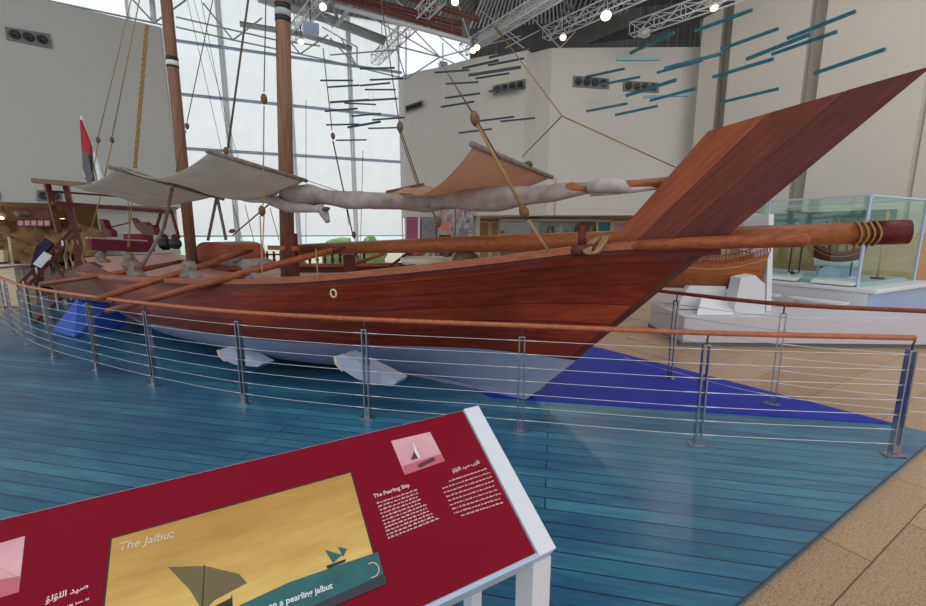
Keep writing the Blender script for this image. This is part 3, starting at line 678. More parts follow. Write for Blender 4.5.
def cradle_at(pts, n, lab):
    P = [atn(x, y, n) for x, y in pts]
    for p in P: p.z = max(p.z, .012)
    t = thing('hull_cradle', lab, 'boat cradle', loc=P[len(P) // 2], group='curved supports under the hull')
    MB().prism(P, -NN * .16).build('cradle_board', M['cradle'], t)
    MB().tube([P[0] + AX * -.01, P[-1] + AX * -.01, P[-2] + AX * -.01], .02, 8).build('cradle_edge', M['cream'], t)
cradle_at([(336, 356), (344, 354), (368, 366), (397, 381), (394, 385), (372, 384), (357, 379), (344, 371), (337, 363)], 1.12, 'pale grey curved cradle under the hull, nearest the bow')
cradle_at([(219, 350), (228, 347), (242, 353), (262, 364), (258, 367), (236, 365), (226, 361), (220, 355)], 1.2, 'pale grey curved cradle under the middle of the hull')
# blue wedge under the stern
def blue(pts, off): return MB().prism(pts, off)
Pb = [atz(50, 330, .01), atz(92, 338, .01)]
mb = MB(); apex = aty(78, 297, 7.3); base = [atz(51, 331, .01), atz(74, 337, .01), atz(93, 334, .01) + V((.1, .6, 0)), atz(60, 322, .01)]
mb.add(base + [apex, apex + V((.5, .4, 0))], [(0, 1, 4), (1, 2, 5, 4), (2, 3, 5), (3, 0, 4, 5), (0, 3, 2, 1)])
mb.build('blue_wedge', M['blue_sup'], label='bright blue wedge-shaped cover below the stern quarter', cat='cover')

# ================================================================== SPARS, OARS
def spar(name, label, cat, pts, r, m, **k): return MB().tube(pts, r, 18).build(name, m, label=label, cat=cat, **k)
p0 = atn(300, 249, -.25); p1 = atn(905, 232, -.3)
t = thing('long_spar', 'long orange-brown spar running past the bow plank, rope tied at its end', 'spar', loc=p0)
MB().tube([p0, p0.lerp(p1, .4), p0.lerp(p1, .8), p1], [.072, .092, .088, .080], 20).build('spar_shaft', M['spar'], t)
d = (p1 - p0).normalized(); MB().tube([p1 - d * .20, p1 + d * .02], .089, 12).build('end_cap', M['wale'], t)
mb = MB()
for k in range(4):
    cpt = p1 - d * (.16 + .035 * k); y = V((0, 0, 1)).cross(d).normalized(); z = d.cross(y)
    mb.tube([cpt + (y * math.cos(q * .42) + z * math.sin(q * .42)) * .094 + d * .012 * math.sin(q) for q in range(16)], .007, 5)
mb.build('rope_lashing', M['rope'], t)
spar('boom', 'slender reddish boom with a rounded end crossing in front of the bow plank', 'spar', [atn(601, 247.5, .26), atn(700, 243, .24), atn(800, 240, .24), atn(807, 240, .24), atn(810, 240, .24)], [.042, .05, .05, .04, .015], M['oar'])
def oar(label, pin, pout, pb):
    t = thing('oar', label, 'oar', loc=pin, group='oars laid over the near gunwale')
    MB().tube([pin, pb, pout], [.03, .04, .038], 12).build('shaft', M['oar'], t)
    d_ = (pin - pb).normalized()
    MB().tube([pin - d_ * .02, pin + d_ * .14], [.034, .02], 12).build('grip', M['brown'], t)
    return t
oar('longest reddish oar, resting on the near gunwale below the main mast', atn(334, 250, .55), atn(108, 311, 1.8), atn(252, 271, 1.35))
oar('reddish oar crossing the gunwale below the domed hatch', atn(243, 253, .5), atn(98, 299, 1.9), atn(186, 271, 1.25))
oar('reddish oar nearest the stern, lying low and almost level over the poop deck', atn(178, 262, .35), atn(41, 284, 1.5), atn(140, 270, 1.05))
# extra timbers lying on the foredeck
for lab, a, b, n1, n2, r in (('pale brown timber pole sloping up behind the near end of the long spar', (300, 259), (340, 250), .3, -.2, .03),
                           ('dark brown oar handle on the far gunwale beside the window', (357, 263), (386, 253), -.9, -1.2, .025),
                           ('brown oar handle on the far gunwale below the posters', (405, 262), (426, 251), -.8, -1.0, .03),
                           ('grey-brown oar handle on the far gunwale nearest the bow', (448, 262), (472, 251), -.7, -.9, .025)):
    MB().tube([atn(*a, n1), atn(*b, n2)], r, 10).build('timber_pole', M['oar'], label=lab, cat='pole')
# clutter on the foredeck
c = atn(428, 266, -.5); MB().lathe(c - V((0, 0, .06)), [(.05, 0), (.30, .05), (.36, .16), (.33, .17), (.05, .1)], 20).build('woven_tray', M['cream'], label='cream round woven tray lying on the foredeck', cat='tray')
c = atn(466, 262, -.3); MB().blob(c, .16, .13, .13, .2, 3, 3).build('sack', M['block'], label='brown sack slumped on the foredeck', cat='sack')
mb = MB()
for k in range(7):
    cc = atn(405 + 3 * k, 268 - (k % 2) * 2, -.2)
    mb.tube([cc + V((.13 * math.cos(u * .42), .13 * math.sin(u * .42), .02 * math.sin(u + k))) for u in range(16)], .012, 5)
mb.build('rope_coil', M['rope_dark'], label='heap of grey rope coils on the foredeck', cat='rope coil')
# frame of crossed brown timbers amidships on the far side
for i, (x0, y0, x1, y1, lab) in enumerate([(388, 268, 412, 250, 'dark brown plank leaning on the far gunwale, left of the woven tray'), (436, 268, 452, 250, 'dark brown plank leaning on the far gunwale, right of the woven tray')]):
    MB().bar(atn(x0, y0, -.7), atn(x1, y1, -.9), .14, .04).build('leaning_plank', M['brown'], label=lab, cat='plank')

# ================================================================== AWNINGS and SAIL
def sheet(A_, B_, C_, D_, sag, nu=16, nv=14, edge=.0):
    rows = []
    for i in range(nu + 1):
        u = i / nu; row = []
        for j in range(nv + 1):
            v = j / nv; p = A_.lerp(B_, v).lerp(D_.lerp(C_, v), u)
            p = p - V((0, 0, sag * 4 * u * (1 - u) + .015 * math.sin(v * 9 + u * 4)))
            row.append(p)
        rows.append(row)
    return MB().grid(rows, True, .006)
aw = thing('canvas_awning', 'grey canvas awning stretched between two poles over the aft deck', 'awning', loc=S(-5.5, 0, 2.4), rz=-PHI)
s1n, s1f = atn(120, 167, 1.5), atn(217, 195, .14); s2n, s2f = atn(211, 152, 1.5), atn(304, 180, .16)
sheet(s1n, s1f, s2f, s2n, .16).build('canvas', M['canvas'], aw)
s0n, s0f = atn(72, 186, 1.3), atn(150, 206, .12)
sheet(s0n + V((0, 0, .0)), s0f, s1f, s1n, .05).build('canvas', M['canvas'], aw)
s4f = atn(330, 214, -.9)
def sp(p, q, e=.12): d_ = (q - p).normalized(); return [p - d_ * e, q + d_ * e]
MB().tube([p - V((0, 0, .035)) for p in sp(s1n, s1f)], .024, 10).build('awning_pole', M['grey_wood'], aw)
MB().tube(sp(s2n, s2f, .05), .024, 10).build('awning_pole', M['grey_wood'], aw)
sheet(atn(248, 176, .30), atn(277, 178, -.14), atn(278, 206, -.16), atn(226, 197, .10), -.01).build('canvas_flap', M['canvas'], aw)
fw = thing('canvas_awning', 'canvas awning tinted with warm lamplight, rising to a slanting pole above the furled sail', 'awning', loc=S(-1.0, 0, 2.3), rz=-PHI)
s3n, s3f = atn(474, 145, .9), atn(551, 177, -.9)
e_n, e_f = atn(398, 193, .30), atn(440, 193, -.8)
rows = []
for i in range(19):
    u = i / 18; row = []
    for j in range(15):
        v = j / 14; p = s3n.lerp(s3f, v).lerp(e_n.lerp(e_f, v), u)
        p = p - V((0, 0, .16 * 4 * u * (1 - u) * (1 - .3 * v))); row.append(p)
    rows.append(row)
MB().grid(rows, True, .006).build('canvas', M['canvas_lamplit'], fw)
MB().tube(sp(s3n, s3f, .04), .024, 10).build('awning_pole', M['grey_wood'], fw)
MB().tube(sp(atn(386, 192, .4), atn(424, 184, .1), .0), .014, 8).build('awning_pole', M['block'], fw)
sheet(atn(386, 192, .4), atn(423, 184.5, .1), atn(440, 192, .1), atn(400, 194, .4), 0).build('canvas_fold', M['canvas_lamplit'], fw)
c = s3n.lerp(s3f, .62); MB().blob(c + V((0, 0, .03)), .05, .05, .035, .2, 2, 1).build('rope_knot', M['rope_dark'], fw)
fs = thing('furled_sail', 'pale grey sail furled around its yard, slung lengthwise forward of the main mast', 'sail', loc=atn(480, 200, .1), rz=-PHI)
cen = [(288, 194), (310, 195), (330, 198), (350, 200), (375, 201), (400, 200), (425, 201), (450, 200), (475, 200), (500, 198), (525, 196), (550, 194), (575, 190), (600, 187), (622, 185.5)]
rad = [.115, .12, .11, .10, .095, .10, .11, .105, .11, .105, .10, .085, .06, .05, .038]
cp = []; rr = []
for i in range(len(cen) - 1):
    for k in range(4):
        u = k / 4; cp.append(atn(cen[i][0] + (cen[i + 1][0] - cen[i][0]) * u, cen[i][1] + (cen[i + 1][1] - cen[i][1]) * u, .1)); rr.append((rad[i] + (rad[i + 1] - rad[i]) * u) * (1 + .09 * math.sin(i * 2.3 + k * .8)))
mb = MB(); vs = []; sg = 20
for i, (p, r) in enumerate(zip(cp, rr)):
    for k in range(sg):
        an = 2 * math.pi * k / sg; q = r * (1 + .16 * noise.noise(V((i * .22, math.cos(an) * 1.4, math.sin(an) * 1.4))) + .05 * math.sin(3 * an + i * .35))
        vs.append(p + (NN * math.cos(an) + V((0, 0, 1)) * math.sin(an)) * q)
n_ = len(cp); fs_ = [(i * sg + k, i * sg + (k + 1) % sg, (i + 1) * sg + (k + 1) % sg, (i + 1) * sg + k) for i in range(n_ - 1) for k in range(sg)] + [tuple(range(sg))[::-1], tuple(range((n_ - 1) * sg, n_ * sg))]
mb.add(vs, fs_, True); mb.build('sail_cloth', M['sail'], fs)
# loose end near the main mast
lo_ = [(270, 200, .07), (288, 207, .075), (305, 208, .06), (316, 209, .045), (323, 211, .035)]
MB().tube([atn(x, y, .16) for x, y, r in lo_], [r for x, y, r in lo_], 14).build('sail_end', M['sailwhite'], fs)
MB().tube([atn(320, 206, .2), atn(324, 213, .2), atn(328, 222, .2)], [.04, .06, .03], 12).build('sail_tip', M['sailwhite'], fs)
MB().blob(atn(326, 209, .24), .05, .04, .03, .3, 2, 2).build('sail_tie', M['rope_dark'], fs)
yd = MB().tube([atn(540, 194, .08), atn(600, 188, .08), atn(672, 182.5, -.14)], [.03, .045, .05], 14).build('yard', M['spar'], fs)
MB().tube([atn(556, 190, .12), atn(572, 187.5, .12), atn(590, 190, .12)], [.03, .05, .03], 10).build('wood_patch', M['spar'], fs)
rows = [[atn(545 + 8 * i, 182 + .4 * i + j * (9 + i * .2) / 3, .2) for j in range(4)] for i in range(16)]
MB().tube([atn(588, 187, .14), atn(605, 185, .14), atn(622, 186, .14), atn(629, 190, .14)], [.05, .065, .06, .02], 12).build('sail_wrap', M['sailwhite'], fs)
MB().tube([atn(590, 193, .1), atn(620, 191, .08), atn(645, 189, .0), atn(668, 187, -.16)], [.03, .03, .02, .01], 10).build('sail_edge', M['sailwhite'], fs)

# ================================================================== DECK FURNITURE
def bench(label, a, b, c_, z0, z1):
    t = thing('cushioned_bench', label, 'bench', loc=a)
    MB().bar(V(a).lerp(V(b), 0) + V((0, 0, (z1 - z0) / 2)), V(b) + V((0, 0, (z1 - z0) / 2)), c_, z1 - z0).build('bench_base', M['magenta'], t)
    MB().bar(V(a) + V((0, 0, z1 - z0 + .015)), V(b) + V((0, 0, z1 - z0 + .015)), c_ + .02, .03).build('bench_top', M['magenta_top'], t); return t
bench('long low magenta cushioned bench across the stern end of the poop deck', atn(90, 250, .15), atn(146, 252, -.85), .3, 0, .24)
bench('short taller magenta cushioned bench on the far side of the poop deck', atn(131, 252, -.75), atn(150, 252, -.95), .3, 0, .42)
c = atn(170, 252, -.75)
def urn(p, label, s=1.0):
    t = thing('jar', label, 'jar', loc=p, group='dark jars on the poop deck')
    MB().lathe(p, [(.06 * s, 0), (.12 * s, .06 * s), (.14 * s, .14 * s), (.1 * s, .22 * s), (.06 * s, .26 * s), (.08 * s, .29 * s)], 16).build('jar_body', M['black'], t)
    MB().lathe(p + V((0, 0, .29 * s)), [(.085 * s, 0), (.05 * s, .03 * s), (.02 * s, .06 * s)], 12).build('jar_lid', M['wale'], t)
urn(atn(166, 250, -.8), 'dark rounded jar on the far side of the poop deck, left one of two'); urn(atn(176, 249, -.8), 'dark rounded jar standing on the poop deck beside the aft mast', .9)
for i, (px, py, n, lab) in enumerate([(103, 268, .75, 'grey wrapped bundle standing at the stern gunwale'), (132, 270, .8, 'grey wrapped bundle standing on the poop deck left of the oars')]):
    c = atn(px, py, n); t = thing('cloth_bundle', lab, 'bundle', loc=c)
    MB().blob(c + V((0, 0, .08)), .14, .12, .1, .3, 3, i + 4).build('bundle_base', M['grey_wood'], t)
    MB().blob(c + V((-.02, 0, .19)), .08, .07, .09, .3, 3, i + 8).build('bundle_top', M['grey_wood'], t)
c = atn(232, 262, .4); MB().blob(c + V((0, 0, .02)), .2, .12, .09, .3, 3, 11).build('stone_anchor', M['grey_wood'], label='rounded grey stone weight on the deck below the domed hatch', cat='stone weight')
c = atn(258, 268, .75); MB().blob(c + V((0, 0, .04)), .24, .12, .08, .25, 3, 12).build('fender', M['grey_wood'], label='grey padded bundle on the deck beside the longest oar', cat='bundle')
c = S(-3.0, -.5, .9); MB().bar(c, c + V((0, 0, .5)), .14, .14).build('timber_stub', M['brown'], label='short brown timber post standing on deck right of the main mast', cat='post')

# flag at the stern
ft = thing('hanging_flag', 'red, white and black flag hanging limp from a white staff at the stern', 'flag', loc=atn(98, 188, .8))
MB().tube([atn(101, 190, .8), atn(90, 150, .8), atn(81, 116, .8)], .018, 8).build('flag_staff', M['white'], ft)
def fpan(pts_, m, off): MB().prism([atn(x, y, .8 + off) for x, y in pts_], NN * .03).build('flag_stripe', m, ft)
fpan([(82, 120), (86, 130), (92, 146), (92, 156), (84, 150)], M['red'], .08)
fpan([(84, 147), (90, 152), (92, 163), (95, 181), (89, 182), (85, 168)], M['black'], .07)
fpan([(90, 152), (95, 150), (97, 165), (92, 172), (88, 180), (86, 173)], M['white'], .015)
fpan([(91, 168), (94, 180), (90, 182), (87, 179)], M['black'], .05)
fpan([(95, 153), (99, 165), (103, 178), (101, 184), (98, 170)], M['white'], .05)

# boarding gangway at the stern
gt = thing('gangway', 'dark boarding gangway with twin handrails climbing to the stern', 'gangway', loc=aty(30, 285, 8.0))
for (x0, y0, x1, y1) in ((20, 284, 74, 228), (28, 286, 81, 229)):
    MB().bar(aty(x0, y0, 7.9), aty(x1, y1, 8.4), .05, .05).build('handrail', M['wale'], gt)
MB().bar(aty(37, 266, 7.85), aty(48, 253.5, 7.95), .02, .13).build('tag', M['white'], gt, label='white tag on the handrail')
for k in range(4):
    x = 24 + k * 13; y = 281 - k * 13.5; p = aty(x, y, 7.9 + .12 * k)
    MB().bar(p, V((p.x, p.y, max(.02, p.z - 1.0 - .05 * k) if k else .0)), .04, .04).build('gangway_post', M['steel'], gt)
MB().bar(aty(24, 330, 8.0) , aty(80, 278, 8.7), .5, .05).build('ramp', M['brown'], gt)

# ================================================================== RAILINGS
def railing(name, label, base_pts, hz, mrail, cables=7, hts=None, posts=None, plane_dirs=None):
    b = [V((p[0], p[1], 0)) for p in base_pts]
    t = thing(name, label, 'railing', loc=b[0])
    path = smooth_poly(b, 8)
    MB().tube([p + V((0, 0, hz)) for p in path], .021, 14).build('handrail', mrail, t)
    n = len(b)
    for i, p in enumerate(b):
        if posts is not None and i not in posts: continue
        tg = (b[min(i + 1, n - 1)] - b[max(i - 1, 0)]).normalized(); nm = V((-tg.y, tg.x, 0))
        pm = MB()
        for s_ in (-1, 1):
            pm.bar(p + tg * s_ * .022 + V((0, 0, .008)), p + tg * s_ * .022 + V((0, 0, hz - .09)), .045, .011, up=tg)
        pm.box(p + V((0, 0, hz - .095)), .05, .044, .012, math.atan2(tg.y, tg.x))
        po = pm.build('post', M['steel'], t)
        MB().box(p + V((0, 0, .008)), .13, .075, .014, math.atan2(tg.y, tg.x)).box(p + V((0, 0, .05)), .05, .048, .09, math.atan2(tg.y, tg.x)).build('foot_plate', M['steel'], po)
        MB().tube([p + V((0, 0, hz - .09)), p + V((0, 0, hz - .05)), p + nm * .012 + V((0, 0, hz - .018))], .007, 6).build('rail_bracket', M['steel_dark'], po)
    fine = smooth_poly(b, 30); rad_ = [.0056 if min((p - q).length for q in b) < .13 else .003 for p in fine]
    for k in range(cables):
        z = .10 + (hz - .23) * k / (cables - 1)
        MB().tube([p + V((0, 0, z)) for p in fine], rad_, 6).build('cable', M['cable'], t)
    return t
nb = [atz(*p) for p in [(893, 456), (697, 446), (520, 431), (368, 418), (245, 403), (155, 385), (98, 370), (55, 357), (28, 345)]]
nb = nb + [atz(14, 334), atz(-6, 320), atz(-16, 273, .945), atz(-4, 268.5, .945), atz(22, 266, .945), atz(60, 265, .945)]
railing('cable_railing', 'long curved cable railing with varnished handrail on the blue deck before the dhow', nb, .945, M['handrail'])
fb = [V((2.15, 5.75, 0)), atz(670, 379), atz(772, 405), atz(900, 432) + V((.55, -.05, 0)), V((5.4, 3.2, 0))]
fb = [atz(670, 379) + V((-.35, .55, 0)), atz(670, 379), atz(772, 405), V((4.25, 3.62, 0)), V((5.3, 3.05, 0))]
zr = aty(676, 293, atz(670, 379).y).z
railing('cable_railing', 'shorter stainless cable railing with a dark red handrail on the far side of the bow', fb, zr, M['handrail_red'], posts=(1, 2, 4))
# short return from the corner post
rb_ = [nb[0] + V((.0, 0, 0)), nb[0] + V((.25, .12, 0)), V((4.3, 3.75, 0))]

# ================================================================== INFORMATION LECTERN
LA = atz(463, 410, 1.0); LC = atz(0, 519, 1.0)
eu = V((LA.x - LC.x, LA.y - LC.y, 0)).normalized()
LB = atz(538, 553, .691)
ev = LB - LA; ev = ev - eu * ev.dot(eu); hgt = ev.length; ev.normalize(); en = eu.cross(ev); en = en if en.z > 0 else -en
def bpt(px, py, lift=0.0):
    P = LA + en * lift; d_ = ray(px, py); t_ = (P - V((0, 0, CH))).dot(en) / d_.dot(en); return V((0, 0, CH)) + d_ * t_
def buv(px, py): p = bpt(px, py) - LA; return p.dot(eu), p.dot(ev)
def bq(u, v, l=0.0): return LA + eu * u + ev * v + en * l
WL = 2.0
yaw = math.atan2(eu.y, eu.x)
lt = thing('information_lectern', 'slanted crimson information lectern with a golden screen, white edges and white legs', 'information lectern', loc=V((LA.x - .8 * eu.x, LA.y - .8 * eu.y, 0)), rz=yaw)
MB().prism([bq(-WL, 0, -.004), bq(0, 0, -.004), bq(0, hgt, -.004), bq(-WL, hgt, -.004)], -en * .03).build('board', M['white_lam'], lt)
mcr = mat('crimson_print', (132, 0, 32), .38, spec=.12, rgb2=(122, 0, 28), scale=1)
MB().prism([bq(-WL, .003, -.003), bq(-.003, .003, -.003), bq(-.003, hgt - .003, -.003), bq(-WL, hgt - .003, -.003)], en * .003).build('graphic_panel', mcr, lt)
wu = .075
MB().prism([bq(.004, -.003, .004), bq(wu, -.003, .004), bq(wu, hgt + .01, .004), bq(.004, hgt + .01, .004)], -en * .06).build('side_cap', M['white_lam'], lt, bevel=.003)
MB().prism([bq(-WL, hgt, .0), bq(.06, hgt, .0), bq(.06, hgt + .012, 0), bq(-WL, hgt + .012, 0)], -en * .09).build('front_rail', M['bluewhite'], lt)
for u0 in (.028,):
    p_t = bq(u0 + .0, hgt - .02, -.06)
    p_b = V((p_t.x, p_t.y, 0)); MB().bar(p_b, p_t, .09, .075, up=eu).build('leg', M['white_lam'], lt)
    q_t = bq(u0, .08, -.06); MB().bar(V((q_t.x, q_t.y, 0)), q_t, .07, .05, up=eu).build('leg', M['white_lam'], lt)
    MB().bar(V((p_t.x, p_t.y, .04)), V((q_t.x, q_t.y, .04)), .05, .05).build('leg_foot', M['white_lam'], lt)
for u0 in (-1.7,):
    for v0 in (.08, hgt - .02):
        q_t = bq(u0, v0, -.06); MB().bar(V((q_t.x, q_t.y, 0)), q_t, .07, .05, up=eu).build('leg', M['white_lam'], lt)
# screen
TL = buv(112, 541); TR = buv(346, 473); BR = buv(384, 576)
scw0, scw1, sv0 = TL[0], (TR[0] + BR[0]) / 2, (TL[1] + TR[1]) / 2
sv1 = BR[1] + .003
def flat(uvs, l, th, name, m, par, **k): return MB().prism([bq(u, v, l) for u, v in uvs], en * th).build(name, m, par, **k)
def rect(u0, v0, u1, v1): return [(u0, v0), (u1, v0), (u1, v1), (u0, v1)]
flat(rect(scw0 - .004, sv0 - .004, scw1 + .004, sv1 + .004), 0, .0015, 'screen_bezel', M['black'], lt)
mgold = mat('golden_sea_picture', (226, 184, 96), .4, rgb2=(198, 152, 66), scale=3, stretch=(1, 5, 5)); 
nt_ = mgold.node_tree; g1 = nt_.nodes.new('ShaderNodeTexCoord'); g2 = nt_.nodes.new('ShaderNodeSeparateXYZ'); g3 = nt_.nodes.new('ShaderNodeMix'); g3.data_type = 'RGBA'; g3.blend_type = 'MULTIPLY'; g3.inputs[0].default_value = 1
g4 = nt_.nodes.new('ShaderNodeValToRGB'); g4.color_ramp.elements[0].color = (1.15, 1.25, 1.5, 1); g4.color_ramp.elements[1].color = (.72, .6, .42, 1)
nt_.links.new(g1.outputs['Generated'], g2.inputs[0]); nt_.links.new(g2.outputs[2], g4.inputs[0]); bs_ = nt_.nodes['Principled BSDF']; src = bs_.inputs['Base Color'].links[0].from_socket
nt_.links.new(src, g3.inputs[6]); nt_.links.new(g4.outputs[0], g3.inputs[7]); nt_.links.new(g3.outputs[2], bs_.inputs['Base Color'])
scr = flat(rect(scw0, sv0, scw1, sv1), .0015, .001, 'screen', mgold, lt)
def px_poly(pts_, l, m, name, par): return MB().prism([bpt(x, y, l) for x, y in pts_], en * .0006).build(name, m, par)
mteal = mat('teal_water_print', (30, 112, 108), .4, rgb2=(22, 84, 84), scale=5)
mdk = mat('dark_olive_print', (92, 78, 44), .5, rgb2=(120, 104, 62), scale=4)
mdteal = mat('dark_slate_print', (44, 44, 54), .5)
px_poly([(236, 607), (290, 582), (345, 563), (378, 552), (384, 576), (300, 612), (236, 625)], .0027, mteal, 'water_band', scr)
px_poly([(300, 612), (330, 598), (360, 585), (383, 574), (386, 577), (386, 584), (320, 612)], .0035, mdteal, 'dark_band', scr)
px_poly([(168, 567), (205, 566), (239, 574), (247, 583), (215, 600), (203, 612), (190, 590)], .0027, mdk, 'large_sail_picture', scr)
px_poly([(204, 565), (205, 565), (202.5, 612), (201.5, 612)], .0034, M['black'], 'large_sail_mast', scr)
px_poly([(325, 550), (342, 555), (333, 563)], .0034, mteal, 'small_sail_picture', scr); px_poly([(338, 547), (347, 549), (343, 557)], .0034, mteal, 'small_sail_picture', scr)
px_poly([(326, 566), (346, 559), (345, 562), (328, 569)], .0034, M['black'], 'small_hull_picture', scr)
px_poly([(213, 607), (231, 598), (232, 594), (233, 612), (213, 620)], .0034, M['black'], 'large_hull_picture', scr)
# round arrow on the screen
cu = buv(372, 570.5); mb = MB()
arc = [bq(cu[0] + 0.019 * math.cos(a), cu[1] + 0.019 * math.sin(a), .0042) for a in [math.radians(-110 + 15 * k) for k in range(16)]]
mb.tube(arc, .0016, 6); mb.build('round_mark', M['cream'], scr)
# pictures and text
mpk = mat('pink_picture', (214, 150, 158), .5, rgb2=(228, 176, 182), scale=6); mpk2 = mat('rose_picture_sea', (196, 96, 108), .5)
mink = mat('maroon_ink', (98, 30, 52), .5); mtx = mat('pale_pink_ink', (236, 206, 204), .6)
pic = px_poly([(391, 441), (430, 432), (445, 461), (405, 475)], 0, mpk, 'ship_picture', lt)
px_poly([(403, 466), (441, 454), (445, 461), (405, 475)], .0008, mpk2, 'picture_sea', pic)
px_poly([(411, 460), (414, 451), (418, 458)], .0015, mink, 'picture_sail', pic); px_poly([(413, 442), (421, 459), (415, 456)], .0015, M['white'], 'picture_sail', pic)
px_poly([(417, 465), (433, 457), (436, 460), (420, 468)], .0015, mink, 'picture_hull', pic)
pic = px_poly([(-20, 549), (25, 536), (19, 592), (-20, 604)], 0, mpk, 'shore_picture', lt)
px_poly([(-20, 584), (20, 576), (19, 592), (-20, 604)], .0008, mpk2, 'picture_sea', pic); px_poly([(-20, 560), (8, 572), (16, 577), (-20, 583)], .0012, mat('faded_pink', (222, 160, 160), .5), 'picture_land', pic)
def text(body, px, py, px2, py2, m, name, par, lift=.0006, shear=0.0, bold=0.0, endfit=True):
    cu_ = bpy.data.curves.new('t', 'FONT'); cu_.body = body; cu_.size = 1; cu_.shear = shear; cu_.offset = bold; cu_.resolution_u = 3
    to = bpy.data.objects.new('t', cu_); COL.objects.link(to); bpy.context.view_layer.update()
    me = bpy.data.meshes.new_from_object(to.evaluated_get(bpy.context.evaluated_depsgraph_get())); bpy.data.objects.remove(to)
    xs_ = [v.co.x for v in me.vertices]
    if not xs_: return None
    x0, x1 = min(xs_), max(xs_); a_ = bpt(px, py, lift); b_ = bpt(px2, py2, lift); L_ = (b_ - a_).length; sc = L_ / (x1 - x0); ud = (b_ - a_).normalized(); vd = en.cross(ud)
    Mi = wm(par).inverted()
    for v in me.vertices: v.co = Mi @ (a_ + ud * (v.co.x - x0) * sc + vd * v.co.y * sc)
    me.materials.clear(); me.materials.append(m); me.name = name
    o = bpy.data.objects.new(name, me); COL.objects.link(o); o.parent = par; W[o.name] = wm(par); return o
text('The Jalbut', 119, 551, 174, 537, M['cream'], 'screen_title', scr, .0035, .15, .01)
text('on a pearling jalbut', 268, 610, 333, 588, M['white'], 'screen_caption', scr, .0045, 0, .02)
text('The Pearling Ship', 374, 498, 410, 486.5, mtx, 'english_heading', lt, .0008, 0, .015)
ar = lambda cps: ''.join(chr(c) for c in reversed(cps))
text(ar([0xFED7, 0xFE8E, 0xFEAD, 0xFE8F, 32, 0xFEBB, 0xFEF4, 0xFEAA, 32, 0xFE8D, 0xFEDF, 0xFEE0, 0xFE86, 0xFEDF, 0xFE86]), 453, 472.5, 480, 463, mtx, 'arabic_heading', lt, .0008, 0, .015)
text(ar([0xFEBB, 0xFEF4, 0xFEAA, 32, 0xFE8D, 0xFEDF, 0xFEE0, 0xFE86, 0xFEDF, 0xFE86]), 45, 603, 88, 588, mtx, 'arabic_heading', lt, .0008, 0, .02)
rnd = random.Random(3)
def body(x0, y0, x1, y1, x2, y2, x3, y3, nl, name, th=.42, ragl=False):
    """lines of small illegible print: word-like strokes between two edges"""
    mb = MB()
    for i in range(nl):
        t_ = i / (nl - 1); a_ = bpt(x0 + (x2 - x0) * t_, y0 + (y2 - y0) * t_, .0006); b_ = bpt(x1 + (x3 - x1) * t_, y1 + (y3 - y1) * t_, .0006)
        ud = (b_ - a_).normalized(); L_ = (b_ - a_).length; vd = en.cross(ud); x = rnd.uniform(.06, .2) * L_ if (ragl and i in (0, nl - 1)) else rnd.uniform(0, .015) * L_
        end = L_ * (rnd.uniform(.86, 1.0) if not ragl else 1.0)
        while x < end:
            wl_ = rnd.uniform(.006, .016); k = max(2, int(wl_ / .0022)); 
            for q in range(k):
                h_ = rnd.choice([.0034, .0034, .0052]); lw = .0014; c_ = a_ + ud * (x + q * .0021)
                mb.prism([c_, c_ + ud * lw, c_ + ud * lw + vd * h_, c_ + vd * h_], en * .0003)
            mb.prism([a_ + ud * x + vd * .0008, a_ + ud * (x + wl_) + vd * .0008, a_ + ud * (x + wl_) + vd * .0014, a_ + ud * x + vd * .0014], en * .0003)
            x += wl_ + .0025
    return mb.build(name, mtx, lt)
body(377, 504, 418, 490, 388, 539, 436, 520, 11, 'english_text')
body(440, 485, 487, 469, 456, 518, 503, 503, 9, 'arabic_text', ragl=True)
body(56, 612, 88, 600, 60, 622, 90, 610, 2, 'arabic_text', ragl=True)

# ================================================================== HANGING RODS
rods = []
z2 = lambda a: (230 + a[0] / 4.026, a[1] / 4.026); z3 = lambda a: (460 + a[0] / 4.026, a[1] / 4.026)
z5 = lambda a: (560 + a[0] / 5.05, a[1] / 5.05); z4 = lambda a: (690 + a[0] / 3.924, a[1] / 3.924)
gA = [(z2(a), z2(b)) for a, b in [((523, 277), (663, 273)), ((363, 324), (495, 324)), ((395, 351), (520, 343)), ((563, 322), (697, 316)), ((523, 345), (645, 334)), ((543, 361), (667, 361)), ((403, 412), (560, 402)), ((530, 405), (675, 397)),
    ((460, 415), (588, 421)), ((382, 448), (513, 437)), ((490, 468), (607, 457)), ((573, 483), (703, 473)), ((388, 503), (520, 500)), ((475, 513), (605, 490)), ((557, 517), (680, 514)), ((427, 565), (550, 563))]]
gB = [((434.6, 72.6), (469.5, 70)), ((445.7, 83.8), (478.6, 82.2)), ((445, 98), (480, 93.4)), ((441, 107), (474, 101.6)), ((458.6, 133), (491.5, 129))] + [(z3(a), z3(b)) for a, b in
    [((117, 232), (275, 195)), ((10, 275), (155, 243)), ((113, 263), (258, 235)), ((35, 303), (245, 270)), ((63, 316), (198, 295)), ((57, 374), (145, 358)), ((75, 468), (183, 462)), ((80, 487), (218, 470)), ((162, 489), (303, 475)), ((115, 368), (262, 352))]]
gC = [(z5(a), z5(b)) for a, b in [((140, 240), (290, 195)), ((185, 290), (310, 255)), ((355, 268), (575, 165)), ((400, 290), (592, 240)), ((130, 388), (327, 347)), ((195, 430), (405, 388)), ((320, 400), (468, 363)), ((490, 367), (720, 305)), ((527, 345), (820, 270)),
    ((155, 510), (330, 478)), ((335, 483), (588, 403)), ((440, 460), (590, 434)), ((455, 508), (685, 447)), ((133, 562), (340, 523)), ((280, 581), (493, 535))]]
gP = [(z5(a), z5(b)) for a, b in [((285, 300), (503, 300)), ((420, 490), (650, 480))]]
